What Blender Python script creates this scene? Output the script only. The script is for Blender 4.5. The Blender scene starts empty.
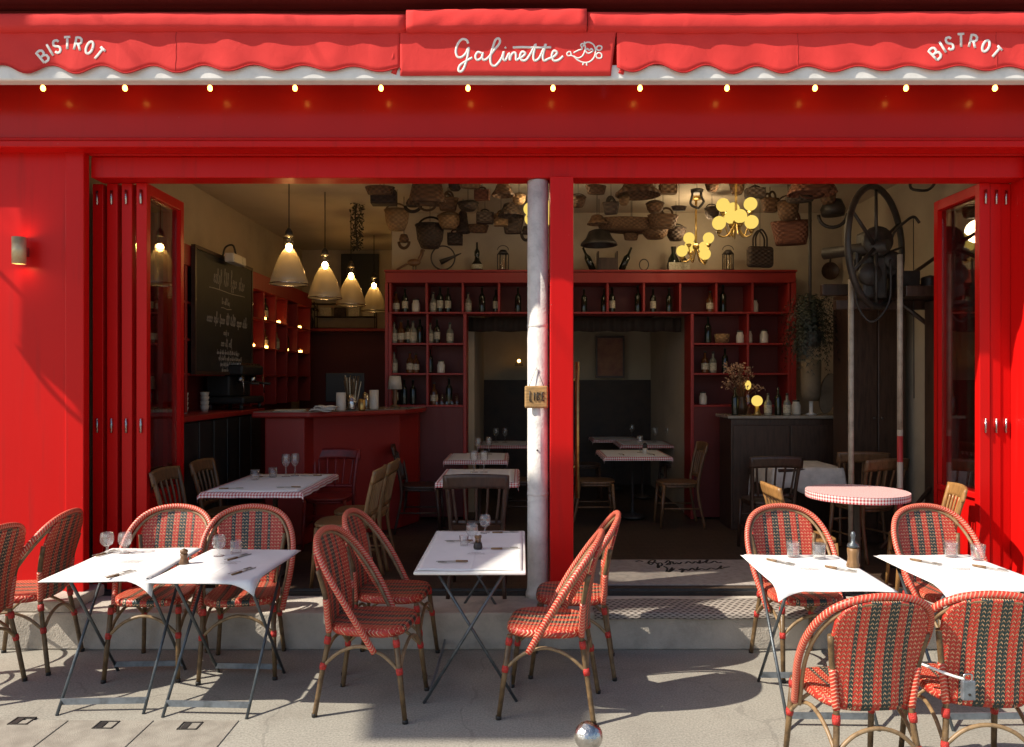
import bpy, bmesh, math, random
from mathutils import Vector, Matrix
random.seed(7)
PI = math.pi
SC = bpy.context.scene
COL = SC.collection

# ------------------------------------------------------------------ camera frame (metres): facade plane y = 0, street towards -y
CAMY, CAMZ, FPX, VPX, HOR = -5.3, 1.74, 770.0, 520.0, 380.0
def at(px, py, D):
    """photo pixel at distance D from the camera -> world point"""
    return Vector(((px - VPX) * D / FPX, D + CAMY, CAMZ - (py - HOR) * D / FPX))

# ------------------------------------------------------------------ materials
MATS = {}
def new_mat(name):
    m = bpy.data.materials.new(name); m.use_nodes = True
    nt = m.node_tree; nt.nodes.clear()
    out = nt.nodes.new('ShaderNodeOutputMaterial')
    MATS[name] = m
    return m, nt, out
def N(nt, t, **kw):
    n = nt.nodes.new(t)
    for k, v in kw.items():
        if k in n.inputs.keys(): n.inputs[k].default_value = v
        else: setattr(n, k, v)
    return n
def L(nt, a, b): nt.links.new(a, b)
def rgba(c): return (c[0], c[1], c[2], 1.0)
def pmat(name, col, rough=.6, var=.18, scale=6.0, bump=0.0, bscale=40.0, metal=0.0, spec=.5, col2=None, stretch=(1,1,1), coat=0.0, rvar=.12):
    """principled surface whose colour, gloss and relief wander with layered noise"""
    m, nt, out = new_mat(name)
    b = N(nt, 'ShaderNodeBsdfPrincipled'); L(nt, b.outputs[0], out.inputs[0])
    tc = N(nt, 'ShaderNodeTexCoord'); mp = N(nt, 'ShaderNodeMapping'); mp.inputs['Scale'].default_value = stretch
    L(nt, tc.outputs['Object'], mp.inputs[0])
    n1 = N(nt, 'ShaderNodeTexNoise', Scale=scale, Detail=6.0, Roughness=.6); L(nt, mp.outputs[0], n1.inputs['Vector'])
    r = N(nt, 'ShaderNodeValToRGB'); L(nt, n1.outputs['Fac'], r.inputs[0])
    c2 = col2 if col2 else tuple(max(0, c * (1 - var * 2)) for c in col)
    c3 = tuple(min(1, c * (1 + var)) for c in col) if not col2 else col
    r.color_ramp.elements[0].position = .28; r.color_ramp.elements[0].color = rgba(c2)
    r.color_ramp.elements[1].position = .70; r.color_ramp.elements[1].color = rgba(c3)
    if not col2:
        e = r.color_ramp.elements.new(.5); e.color = rgba(col)
    L(nt, r.outputs[0], b.inputs['Base Color'])
    rr = N(nt, 'ShaderNodeMapRange'); rr.inputs['To Min'].default_value = max(.02, rough - rvar); rr.inputs['To Max'].default_value = min(1, rough + rvar)
    L(nt, n1.outputs['Fac'], rr.inputs[0]); L(nt, rr.outputs[0], b.inputs['Roughness'])
    b.inputs['Metallic'].default_value = metal
    b.inputs['Specular IOR Level'].default_value = spec
    b.inputs['Coat Weight'].default_value = coat
    if bump:
        n2 = N(nt, 'ShaderNodeTexNoise', Scale=bscale, Detail=5.0); L(nt, mp.outputs[0], n2.inputs['Vector'])
        bp = N(nt, 'ShaderNodeBump', Strength=bump, Distance=.01); L(nt, n2.outputs['Fac'], bp.inputs['Height'])
        L(nt, bp.outputs[0], b.inputs['Normal'])
    return m
def math_n(nt, op, a, b=None):
    n = N(nt, 'ShaderNodeMath', operation=op)
    for i, v in enumerate((a, b)):
        if v is None: continue
        if isinstance(v, (int, float)): n.inputs[i].default_value = v
        else: L(nt, v, n.inputs[i])
    return n.outputs[0]
def mixc(nt, fac, a, b):
    n = N(nt, 'ShaderNodeMix', data_type='RGBA')
    if isinstance(fac, (int, float)): n.inputs[0].default_value = fac
    else: L(nt, fac, n.inputs[0])
    for i, v in ((6, a), (7, b)):
        if isinstance(v, tuple): n.inputs[i].default_value = rgba(v)
        else: L(nt, v, n.inputs[i])
    return n.outputs[2]
def emit(name, col, s):
    m, nt, out = new_mat(name)
    e = N(nt, 'ShaderNodeEmission', Strength=s); e.inputs[0].default_value = rgba(col); L(nt, e.outputs[0], out.inputs[0])
    return m
def glassmat(name, tint=(1, 1, 1), rough=.02, ior=1.45, gain=1.0, base=0.0, milk=0.0, milkcol=(.9, .9, .88)):
    m, nt, out = new_mat(name)
    t = N(nt, 'ShaderNodeBsdfTransparent'); t.inputs[0].default_value = rgba(tint)
    g = N(nt, 'ShaderNodeBsdfGlossy', Roughness=rough)
    f = N(nt, 'ShaderNodeLayerWeight'); f.inputs[0].default_value = .5
    k = math_n(nt, 'ADD', math_n(nt, 'MULTIPLY', math_n(nt, 'POWER', f.outputs['Facing'], 4.0), .55 * gain), .02 * gain + base)
    k.node.use_clamp = True
    mx = N(nt, 'ShaderNodeMixShader'); L(nt, k, mx.inputs[0]); L(nt, t.outputs[0], mx.inputs[1]); L(nt, g.outputs[0], mx.inputs[2])
    if milk:
        tl = N(nt, 'ShaderNodeBsdfTranslucent'); tl.inputs[0].default_value = rgba(milkcol)
        df = N(nt, 'ShaderNodeBsdfDiffuse'); df.inputs[0].default_value = rgba(milkcol)
        m1 = N(nt, 'ShaderNodeMixShader'); m1.inputs[0].default_value = .5; L(nt, tl.outputs[0], m1.inputs[1]); L(nt, df.outputs[0], m1.inputs[2])
        m2 = N(nt, 'ShaderNodeMixShader'); m2.inputs[0].default_value = milk; L(nt, mx.outputs[0], m2.inputs[1]); L(nt, m1.outputs[0], m2.inputs[2]); mx = m2
    L(nt, mx.outputs[0], out.inputs[0])
    return m
def weave(name, stripe=True, su=.0175, sv=.0125, red=(.50, .035, .022), green=(.022, .042, .040), cream=(.62, .46, .30), period=.082, width=.42, cf=.30):
    """herringbone of plastic cane: red strands, dark stripes, cream flecks; relief follows the strands"""
    m, nt, out = new_mat(name)
    b = N(nt, 'ShaderNodeBsdfPrincipled', Roughness=.42); L(nt, b.outputs[0], out.inputs[0])
    uv = N(nt, 'ShaderNodeUVMap'); s = N(nt, 'ShaderNodeSeparateXYZ'); L(nt, uv.outputs[0], s.inputs[0])
    u, v = s.outputs[0], s.outputs[1]
    fu = math_n(nt, 'FRACT', math_n(nt, 'DIVIDE', u, su))
    tri = math_n(nt, 'MULTIPLY', math_n(nt, 'ABSOLUTE', math_n(nt, 'SUBTRACT', fu, .5)), 2.0)
    ph = math_n(nt, 'ADD', math_n(nt, 'DIVIDE', v, sv), math_n(nt, 'MULTIPLY', tri, .62))
    t = math_n(nt, 'FRACT', ph)
    fleck = math_n(nt, 'MULTIPLY', math_n(nt, 'LESS_THAN', t, cf), math_n(nt, 'LESS_THAN', tri, .72))
    nz = N(nt, 'ShaderNodeTexNoise', Scale=160.0, Detail=2.0); L(nt, uv.outputs[0], nz.inputs['Vector'])
    redv = mixc(nt, nz.outputs['Fac'], tuple(c * .65 for c in red), tuple(min(1, c * 1.3) for c in red))
    base = redv
    if stripe:
        fs = math_n(nt, 'FRACT', math_n(nt, 'ADD', math_n(nt, 'DIVIDE', u, period), .5 - width / 2 + .5))
        base = mixc(nt, math_n(nt, 'MULTIPLY', math_n(nt, 'LESS_THAN', fs, width), math_n(nt, 'LESS_THAN', math_n(nt, 'ABSOLUTE', u), .122)), redv, green)
    n2 = N(nt, 'ShaderNodeTexNoise', Scale=55.0, Detail=2.0); L(nt, uv.outputs[0], n2.inputs['Vector'])
    mr = N(nt, 'ShaderNodeMapRange'); mr.inputs['From Min'].default_value = .36; mr.inputs['From Max'].default_value = .58; mr.inputs['To Min'].default_value = .35
    L(nt, n2.outputs['Fac'], mr.inputs[0])
    c = mixc(nt, math_n(nt, 'MULTIPLY', fleck, mr.outputs[0]), base, cream)
    seam = math_n(nt, 'GREATER_THAN', math_n(nt, 'ABSOLUTE', math_n(nt, 'SUBTRACT', t, .5)), .44)
    c = mixc(nt, math_n(nt, 'MULTIPLY', seam, .55), c, (.05, .012, .01))
    L(nt, c, b.inputs['Base Color'])
    h = math_n(nt, 'ABSOLUTE', math_n(nt, 'SUBTRACT', t, .5))
    bp = N(nt, 'ShaderNodeBump', Strength=.7, Distance=.004, invert=True); L(nt, h, bp.inputs['Height']); L(nt, bp.outputs[0], b.inputs['Normal'])
    return m
def wrapmat(name, red=(.52, .04, .026), cream=(.66, .52, .38), pitch=.016, cf=.36):
    m, nt, out = new_mat(name)
    b = N(nt, 'ShaderNodeBsdfPrincipled', Roughness=.4); L(nt, b.outputs[0], out.inputs[0])
    uv = N(nt, 'ShaderNodeUVMap'); s = N(nt, 'ShaderNodeSeparateXYZ'); L(nt, uv.outputs[0], s.inputs[0])
    a = math_n(nt, 'ABSOLUTE', math_n(nt, 'SUBTRACT', math_n(nt, 'FRACT', math_n(nt, 'MULTIPLY', s.outputs[0], 2.0)), .5))
    t = math_n(nt, 'FRACT', math_n(nt, 'ADD', math_n(nt, 'DIVIDE', s.outputs[1], pitch), math_n(nt, 'MULTIPLY', a, 1.6)))
    L(nt, mixc(nt, math_n(nt, 'LESS_THAN', t, cf), red, cream), b.inputs['Base Color'])
    bp = N(nt, 'ShaderNodeBump', Strength=.6, Distance=.003); L(nt, math_n(nt, 'ABSOLUTE', math_n(nt, 'SUBTRACT', t, .5)), bp.inputs['Height']); L(nt, bp.outputs[0], b.inputs['Normal'])
    return m
def gingham(name, cell=.011, red=(.45, .03, .04), white=(.78, .74, .70)):
    m, nt, out = new_mat(name)
    b = N(nt, 'ShaderNodeBsdfPrincipled', Roughness=.85); L(nt, b.outputs[0], out.inputs[0])
    uv = N(nt, 'ShaderNodeUVMap'); s = N(nt, 'ShaderNodeSeparateXYZ'); L(nt, uv.outputs[0], s.inputs[0])
    def st(x): return math_n(nt, 'LESS_THAN', math_n(nt, 'FRACT', math_n(nt, 'DIVIDE', x, cell * 2)), .5)
    k = math_n(nt, 'MULTIPLY', math_n(nt, 'ADD', st(s.outputs[0]), st(s.outputs[1])), .5)
    L(nt, mixc(nt, k, white, red), b.inputs['Base Color'])
    return m
def wicker(name, c1, c2, s=.022):
    m, nt, out = new_mat(name)
    b = N(nt, 'ShaderNodeBsdfPrincipled', Roughness=.75); L(nt, b.outputs[0], out.inputs[0])
    uv = N(nt, 'ShaderNodeUVMap'); sp = N(nt, 'ShaderNodeSeparateXYZ'); L(nt, uv.outputs[0], sp.inputs[0])
    row = math_n(nt, 'FLOOR', math_n(nt, 'DIVIDE', sp.outputs[1], s))
    w = math_n(nt, 'SINE', math_n(nt, 'ADD', math_n(nt, 'MULTIPLY', sp.outputs[0], 6.283 / (s * 3)), math_n(nt, 'MULTIPLY', row, PI)))
    k = math_n(nt, 'ADD', math_n(nt, 'MULTIPLY', w, .5), .5)
    nz = N(nt, 'ShaderNodeTexNoise', Scale=9.0, Detail=4.0); L(nt, uv.outputs[0], nz.inputs['Vector'])
    k2 = math_n(nt, 'MULTIPLY', math_n(nt, 'ADD', k, nz.outputs['Fac']), .5)
    L(nt, mixc(nt, k2, c1, c2), b.inputs['Base Color'])
    bp = N(nt, 'ShaderNodeBump', Strength=1.0, Distance=.01); L(nt, k, bp.inputs['Height']); L(nt, bp.outputs[0], b.inputs['Normal'])
    return m

# ------------------------------------------------------------------ mesh builder
class MB:
    def __init__(s): s.v = []; s.f = []; s.uv = []; s.sm = []; s.mi = []; s.cur = 0
    def add(s, verts, faces, uvs=None, smooth=False):
        o = len(s.v); s.v += [tuple(p) for p in verts]
        for i, f in enumerate(faces):
            s.f.append([o + k for k in f]); s.sm.append(smooth); s.mi.append(s.cur)
            if uvs: s.uv.append(uvs[i])
            else:
                pts = [Vector(verts[k]) for k in f]
                n = (pts[1] - pts[0]).cross(pts[2] - pts[0])
                ax = max(range(3), key=lambda a: abs(n[a]))
                a, b = [(1, 2), (0, 2), (0, 1)][ax]
                s.uv.append([(p[a], p[b]) for p in pts])
        return s
    def hexa(s, p):   # 8 points: bottom loop 0-3, top loop 4-7
        return s.add(p, [(0, 3, 2, 1), (4, 5, 6, 7), (0, 1, 5, 4), (1, 2, 6, 5), (2, 3, 7, 6), (3, 0, 4, 7)])
    def box(s, x0, x1, y0, y1, z0, z1, rz=0.0, c=None):
        p = [(x0, y0, z0), (x1, y0, z0), (x1, y1, z0), (x0, y1, z0), (x0, y0, z1), (x1, y0, z1), (x1, y1, z1), (x0, y1, z1)]
        if rz:
            cx, cy = c if c else ((x0 + x1) / 2, (y0 + y1) / 2)
            ca, sa = math.cos(rz), math.sin(rz)
            p = [(cx + (a - cx) * ca - (b - cy) * sa, cy + (a - cx) * sa + (b - cy) * ca, d) for a, b, d in p]
        return s.hexa(p)
    def tube(s, pts, r, seg=8, closed=False, cap=True, flat=None):
        pts = [Vector(p) for p in pts]; n = len(pts)
        rs = r if isinstance(r, (list, tuple)) else [r] * n
        tang = []
        for i in range(n):
            a = pts[(i - 1) % n] if (closed or i > 0) else pts[i]
            b = pts[(i + 1) % n] if (closed or i < n - 1) else pts[i]
            t = b - a
            tang.append(t.normalized() if t.length > 1e-9 else Vector((0, 0, 1)))
        ref = Vector((0, 0, 1)) if abs(tang[0].z) < .9 else Vector((1, 0, 0))
        if flat is not None: ref = Vector(flat)
        nrm = (ref - tang[0] * ref.dot(tang[0]))
        if nrm.length < 1e-6: nrm = tang[0].orthogonal()
        nrm.normalize()
        V = []; ln = [0.0]
        for i in range(n):
            if i: ln.append(ln[-1] + (pts[i] - pts[i - 1]).length)
            if flat is not None: nrm = Vector(flat)
            nn = nrm - tang[i] * nrm.dot(tang[i])
            if nn.length > 1e-6: nrm = nn.normalized()
            bn = tang[i].cross(nrm)
            for k in range(seg):
                a = 2 * PI * k / seg
                q = .16 if flat is not None else 1.0
                V.append(pts[i] + nrm * (math.cos(a) * rs[i] * q) + bn * (math.sin(a) * rs[i]))
        F = []; U = []
        m = n if closed else n - 1
        if closed: ln.append(ln[-1] + (pts[0] - pts[-1]).length)
        for i in range(m):
            j = (i + 1) % n
            for k in range(seg):
                k2 = (k + 1) % seg
                F.append((i * seg + k, i * seg + k2, j * seg + k2, j * seg + k))
                U.append([(k / seg, ln[i]), ((k + 1) / seg, ln[i]), ((k + 1) / seg, ln[i + 1]), (k / seg, ln[i + 1])])
        s.add(V, F, U, True)
        if cap and not closed:
            s.add(V[:seg], [tuple(reversed(range(seg)))], None, False); s.add(V[-seg:], [tuple(range(seg))], None, False)
        return s
    def lathe(s, prof, c=(0, 0, 0), seg=20, rot=None, smooth=True, arc=2 * PI):
        c = Vector(c); V = []; n = len(prof)
        full = abs(arc - 2 * PI) < 1e-6
        cols = seg if full else seg + 1
        for r, z in prof:
            for k in range(cols):
                a = arc * k / seg
                p = Vector((r * math.cos(a), r * math.sin(a), z))
                if rot is not None: p = rot @ p
                V.append(c + p)
        F = []; U = []; h = 0.0
        for i in range(n - 1):
            dh = math.hypot(prof[i + 1][0] - prof[i][0], prof[i + 1][1] - prof[i][1])
            rm = max(prof[i][0], prof[i + 1][0], .01)
            for k in range(seg):
                k2 = (k + 1) % cols
                F.append((i * cols + k, i * cols + k2, (i + 1) * cols + k2, (i + 1) * cols + k))
                u0, u1 = arc * rm * k / seg, arc * rm * (k + 1) / seg
                U.append([(u0, h), (u1, h), (u1, h + dh), (u0, h + dh)])
            h += dh
        s.add(V, F, U, smooth)
        return s
    def sphere(s, c, r, seg=16, rings=10, sc=(1, 1, 1)):
        c = Vector(c)
        V = [c + Vector((0, 0, -r * sc[2]))]
        for i in range(1, rings):
            a = -PI / 2 + PI * i / rings
            for k in range(seg):
                b = 2 * PI * k / seg
                V.append(c + Vector((r * math.cos(a) * math.cos(b) * sc[0], r * math.cos(a) * math.sin(b) * sc[1], r * math.sin(a) * sc[2])))
        V.append(c + Vector((0, 0, r * sc[2]))); top = len(V) - 1
        F = []
        for k in range(seg):
            k2 = (k + 1) % seg
            F.append((0, 1 + k2, 1 + k))
            F.append((top, 1 + (rings - 2) * seg + k, 1 + (rings - 2) * seg + k2))
            for i in range(rings - 2):
                a = 1 + i * seg
                F.append((a + k, a + k2, a + seg + k2, a + seg + k))
        return s.add(V, F, None, True)
    def grid(s, fn, nu, nv, uvfn=None, smooth=True):
        V = []; UVp = []
        for j in range(nv + 1):
            for i in range(nu + 1):
                a, b = i / nu, j / nv
                p = fn(a, b); V.append(p)
                UVp.append(uvfn(a, b) if uvfn else (a, b))
        F = []; U = []
        for j in range(nv):
            for i in range(nu):
                q = (j * (nu + 1) + i, j * (nu + 1) + i + 1, (j + 1) * (nu + 1) + i + 1, (j + 1) * (nu + 1) + i)
                F.append(q); U.append([UVp[k] for k in q])
        return s.add(V, F, U, smooth)
    def prism(s, poly, z0, z1, smooth=False):
        n = len(poly)
        V = [(x, y, z0) for x, y in poly] + [(x, y, z1) for x, y in poly]
        s.add(V, [tuple(reversed(range(n))), tuple(range(n, 2 * n))], None, False)
        s.add(V, [(i, (i + 1) % n, n + (i + 1) % n, n + i) for i in range(n)], None, smooth)
        return s
    def move(s, M, start=0):
        s.v = s.v[:start] + [tuple(M @ Vector(p)) for p in s.v[start:]]
        return s
    def build(s, name, mat, parent=None, loc=None, bevel=0.0, solid=0.0, closed=True, segs=2):
        me = bpy.data.meshes.new(name)
        off = Vector(loc) if loc is not None else None
        vs = [tuple(Vector(p) - off) for p in s.v] if off is not None else s.v
        me.from_pydata(vs, [], s.f)
        lay = me.uv_layers.new(name='UVMap')
        i = 0
        for u in s.uv:
            for q in u:
                lay.data[i].uv = q; i += 1
        for p, sm, k in zip(me.polygons, s.sm, s.mi): p.use_smooth = sm; p.material_index = k
        if closed:
            bm = bmesh.new(); bm.from_mesh(me); bmesh.ops.remove_doubles(bm, verts=bm.verts, dist=1e-5)
            bmesh.ops.recalc_face_normals(bm, faces=bm.faces); bm.to_mesh(me); bm.free()
        for m in (mat if isinstance(mat, (list, tuple)) else [mat]): me.materials.append(m)
        o = bpy.data.objects.new(name, me); COL.objects.link(o)
        if parent is not None: own(o, parent)
        if off is not None: o.location = off
        if solid:
            md = o.modifiers.new('Solid', 'SOLIDIFY'); md.thickness = solid; md.offset = 0
        if bevel:
            md = o.modifiers.new('Bevel', 'BEVEL'); md.width = bevel; md.segments = segs; md.limit_method = 'ANGLE'; md.angle_limit = math.radians(40)
        return o

def crom(pts, n=6, closed=False):
    """Catmull-Rom through points"""
    P = [Vector(p) for p in pts]; out = []
    k = len(P)
    for i in range(k if closed else k - 1):
        p1, p2 = P[i], P[(i + 1) % k]
        p0 = P[i - 1] if (closed or i > 0) else p1 * 2 - p2
        p3 = P[(i + 2) % k] if (closed or i < k - 2) else p2 * 2 - p1
        for j in range(n):
            t = j / n
            out.append(.5 * ((2 * p1) + (p2 - p0) * t + (2 * p0 - 5 * p1 + 4 * p2 - p3) * t * t + (3 * p1 - p0 - 3 * p2 + p3) * t ** 3))
    if not closed: out.append(P[-1])
    return out

# ------------------------------------------------------------------ things
def tag(o, label=None, cat=None, group=None, kind=None):
    if label: o['label'] = label
    if cat: o['category'] = cat
    if group: o['group'] = group
    if kind: o['kind'] = kind
    return o
def thing(name, label, cat, loc=(0, 0, 0), rz=0.0, group=None):
    o = bpy.data.objects.new(name, None); COL.objects.link(o)
    o.empty_display_size = .1
    o.location = loc; o.rotation_euler = (0, 0, rz)
    return tag(o, label, cat, group)
KIDS = {}
def kids(o): return list(KIDS.get(o.name, []))
def own(c, p):
    c.parent = p; KIDS.setdefault(p.name, []).append(c)
def copy_tree(o, parent=None):
    c = o.copy(); COL.objects.link(c)
    if parent is not None: own(c, parent)
    for k in kids(o): copy_tree(k, c)
    return c
def dup(o, loc, rz=0.0, label=None, group=None, sc=None):
    c = copy_tree(o)
    c.location = loc; c.rotation_euler = (0, 0, rz)
    if sc: c.scale = (sc, sc, sc) if isinstance(sc, (int, float)) else sc
    if label: c['label'] = label
    if group: c['group'] = group
    return c
class Kind:
    """first placement moves the prototype itself, later ones copy it"""
    def __init__(s, proto): s.o = proto; s.used = False
    def put(s, loc, rz, label, group=None, sc=None):
        if not s.used:
            s.used = True; o = s.o
            o.location = loc; o.rotation_euler = (0, 0, rz); o['label'] = label
            if group: o['group'] = group
            if sc: o.scale = (sc, sc, sc) if isinstance(sc, (int, float)) else sc
            return o
        return dup(s.o, loc, rz, label, group, sc if sc else None)
M = {}
def red_paint(name, col, rough, spec=.5, streak=1.0):
    """lacquered joinery: slow tonal drift, vertical grime streaks, faint brush relief, a few chips"""
    m, nt, out = new_mat(name)
    b = N(nt, 'ShaderNodeBsdfPrincipled'); L(nt, b.outputs[0], out.inputs[0])
    tc = N(nt, 'ShaderNodeTexCoord')
    mp = N(nt, 'ShaderNodeMapping'); mp.inputs['Scale'].default_value = (9, 9, .55); L(nt, tc.outputs['Object'], mp.inputs[0])
    n1 = N(nt, 'ShaderNodeTexNoise', Scale=2.0, Detail=5.0); L(nt, mp.outputs[0], n1.inputs['Vector'])
    n2 = N(nt, 'ShaderNodeTexNoise', Scale=1.3, Detail=3.0); L(nt, tc.outputs['Object'], n2.inputs['Vector'])
    n3 = N(nt, 'ShaderNodeTexNoise', Scale=70.0, Detail=2.0); L(nt, tc.outputs['Object'], n3.inputs['Vector'])
    c = mixc(nt, n2.outputs['Fac'], tuple(x * .88 for x in col), tuple(min(1, x * 1.08) for x in col))
    g = N(nt, 'ShaderNodeMapRange'); g.inputs['From Min'].default_value = .56; g.inputs['From Max'].default_value = .78; g.inputs['To Max'].default_value = .26 * streak
    L(nt, n1.outputs['Fac'], g.inputs[0])
    c = mixc(nt, g.outputs[0], c, (.16, .02, .015))
    chip = math_n(nt, 'MULTIPLY', math_n(nt, 'GREATER_THAN', n3.outputs['Fac'], .80), .5)
    c = mixc(nt, chip, c, (.75, .45, .38))
    L(nt, c, b.inputs['Base Color'])
    rr = N(nt, 'ShaderNodeMapRange'); rr.inputs['To Min'].default_value = rough - .06; rr.inputs['To Max'].default_value = rough + .12
    L(nt, n1.outputs['Fac'], rr.inputs[0]); L(nt, rr.outputs[0], b.inputs['Roughness'])
    b.inputs['Specular IOR Level'].default_value = spec
    bp = N(nt, 'ShaderNodeBump', Strength=.06, Distance=.01); L(nt, n1.outputs['Fac'], bp.inputs['Height']); L(nt, bp.outputs[0], b.inputs['Normal'])
    return m
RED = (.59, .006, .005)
M['sconce'] = pmat('brushed_metal', (.62, .50, .30), .4, .1, 20, metal=.4)
M['red'] = red_paint('red_lacquer', RED, .34, .20)
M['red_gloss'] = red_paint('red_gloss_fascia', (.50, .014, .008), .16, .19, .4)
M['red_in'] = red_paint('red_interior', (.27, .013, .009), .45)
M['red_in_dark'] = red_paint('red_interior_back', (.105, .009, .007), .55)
def fabric(name, col, var=.12):
    m, nt, out = new_mat(name)
    b = N(nt, 'ShaderNodeBsdfPrincipled', Roughness=.9); L(nt, b.outputs[0], out.inputs[0])
    b.inputs['Specular IOR Level'].default_value = .2
    tc = N(nt, 'ShaderNodeTexCoord')
    n1 = N(nt, 'ShaderNodeTexNoise', Scale=3.0, Detail=6.0); L(nt, tc.outputs['Object'], n1.inputs['Vector'])
    mp = N(nt, 'ShaderNodeMapping'); mp.inputs['Scale'].default_value = (5, 4, 3.2); mp.inputs['Rotation'].default_value = (0, .9, 0); L(nt, tc.outputs['Object'], mp.inputs[0])
    n2 = N(nt, 'ShaderNodeTexNoise', Scale=1.2, Detail=5.0, Distortion=.6); L(nt, mp.outputs[0], n2.inputs['Vector'])
    n3 = N(nt, 'ShaderNodeTexNoise', Scale=380.0, Detail=1.0); L(nt, tc.outputs['Object'], n3.inputs['Vector'])
    c = mixc(nt, n1.outputs['Fac'], tuple(x * (1 - var) for x in col), tuple(min(1, x * (1 + var)) for x in col))
    L(nt, c, b.inputs['Base Color'])
    h = math_n(nt, 'ADD', n2.outputs['Fac'], math_n(nt, 'MULTIPLY', n3.outputs['Fac'], .10))
    bp = N(nt, 'ShaderNodeBump', Strength=.34, Distance=.02); L(nt, h, bp.inputs['Height']); L(nt, bp.outputs[0], b.inputs['Normal'])
    return m
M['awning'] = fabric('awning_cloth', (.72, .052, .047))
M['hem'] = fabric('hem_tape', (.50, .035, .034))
M['shade_hood'] = fabric('shaded_hood_cloth', (.20, .022, .020))  # awning red darkened: shade of the strip above the roll put into the colour
M['letter'] = pmat('lettering_white', (.86, .83, .77), .8, .08)
M['white_metal'] = pmat('white_enamel', (.82, .80, .75), .4, .08, 8)
def column_white():
    m = pmat('white_column', (.62, .60, .56), .6, .10, 9, .5, 60, col2=(.36, .34, .31), stretch=(1, 1, .5))
    return m
M['column'] = pmat('white_column', (.66, .64, .60), .6, .12, 11, .4, 60)
M['stone'] = pmat('step_stone', (.47, .425, .36), .85, .16, 5, .5, 90)
M['tread'] = pmat('tread_concrete', (.30, .265, .235), .85, .14, 7, .4, 120)
M['cream'] = pmat('cream_plaster', (.44, .365, .265), .85, .10, 1.6, .25, 18)
M['ceil'] = pmat('ceiling_plaster', (.48, .40, .30), .85, .10, 1.2, .2, 14)
M['wainscot'] = pmat('dark_wainscot', (.050, .030, .020), .6, .25, 5)
M['floor_in'] = None
M['black'] = pmat('black_board', (.012, .012, .012), .6, .3, 8)
M['blackpanel'] = pmat('black_panel', (.022, .019, .018), .45, .25, 7, stretch=(1, 1, .3))
M['chalk'] = pmat('chalk', (.30, .28, .25), .95, .3, 60)
M['steel'] = pmat('table_steel', (.10, .115, .125), .42, .2, 20, .15, 120, metal=.6)
M['steel_light'] = pmat('table_steel_bar', (.24, .27, .30), .45, .2, 20, .15, 120, metal=.6)
M['chrome'] = pmat('worn_chrome', (.52, .51, .49), .24, .35, 26, .5, 50, metal=1.0)
M['cutlery'] = pmat('cutlery_steel', (.36, .34, .30), .35, .2, 40, metal=.55)
M['gold'] = pmat('brass', (.50, .34, .12), .42, .15, 20, metal=1.0)
M['bamboo'] = pmat('bamboo_cane', (.20, .125, .055), .42, .35, 18, .3, 60, col2=(.055, .030, .014), stretch=(1, 1, 1))
M['cane'] = pmat('bare_cane', (.26, .17, .085), .45, .25, 30)
M['wrap'] = wrapmat('hoop_wrap', red=(.54, .045, .026), cream=(.64, .34, .22), pitch=.0165, cf=.30)
M['redwrap'] = pmat('red_binding', (.50, .03, .022), .4, .3, 120, .6, 300)
M['weave'] = weave('cane_weave', su=.0205, sv=.0200, red=(.48, .034, .019), green=(.013, .034, .033), cream=(.70, .44, .25), period=.082, width=.54, cf=.32)
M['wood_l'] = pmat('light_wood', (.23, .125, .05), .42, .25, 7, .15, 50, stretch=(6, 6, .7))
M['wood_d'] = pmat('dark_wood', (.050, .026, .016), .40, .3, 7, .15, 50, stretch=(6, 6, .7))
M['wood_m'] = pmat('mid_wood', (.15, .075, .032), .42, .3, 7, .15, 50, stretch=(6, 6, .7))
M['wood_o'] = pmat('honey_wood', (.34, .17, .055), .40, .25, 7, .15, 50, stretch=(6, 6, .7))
M['wood_r'] = pmat('red_wood', (.20, .014, .012), .42, .3, 7)
def paper():
    m, nt, out = new_mat('paper_cover')
    b = N(nt, 'ShaderNodeBsdfPrincipled', Roughness=.8); L(nt, b.outputs[0], out.inputs[0])
    tc = N(nt, 'ShaderNodeTexCoord')
    n1 = N(nt, 'ShaderNodeTexNoise', Scale=7.0, Detail=4.0); L(nt, tc.outputs['Object'], n1.inputs['Vector'])
    L(nt, mixc(nt, n1.outputs['Fac'], (.74, .73, .71), (.82, .815, .80)), b.inputs['Base Color'])
    sx = N(nt, 'ShaderNodeSeparateXYZ'); L(nt, tc.outputs['Object'], sx.inputs[0])
    def fold(o, at_): return math_n(nt, 'MAXIMUM', 0.0, math_n(nt, 'SUBTRACT', 1.0, math_n(nt, 'MULTIPLY', math_n(nt, 'ABSOLUTE', math_n(nt, 'SUBTRACT', o, at_)), 110.0)))
    hf = math_n(nt, 'ADD', math_n(nt, 'ADD', fold(sx.outputs[0], .004), fold(sx.outputs[1], -.01)), fold(sx.outputs[1], .19))
    hh = math_n(nt, 'ADD', n1.outputs['Fac'], math_n(nt, 'MULTIPLY', hf, .22))
    bp = N(nt, 'ShaderNodeBump', Strength=.30, Distance=.02); L(nt, hh, bp.inputs['Height']); L(nt, bp.outputs[0], b.inputs['Normal'])
    return m
M['paper'] = paper()
M['print'] = pmat('printed_ink', (.28, .24, .22), .9, .3, 50)
M['gingham'] = gingham('red_gingham')
M['glass'] = glassmat('drinking_glass', (.985, .985, .98), .03, 1.40, 2.4, .04, .06)
M['pane'] = glassmat('door_glass', (.80, .79, .77), .01, 1.5, 2.0, .11)
M['clear'] = glassmat('lamp_glass', (.93, .90, .84), .06, 1.4, .8, .06)
M['globe'] = emit('globe_glow', (1.0, .70, .15), .70)
M['bulb'] = emit('bulb_glow', (1.0, .44, .07), 9.0)
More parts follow.
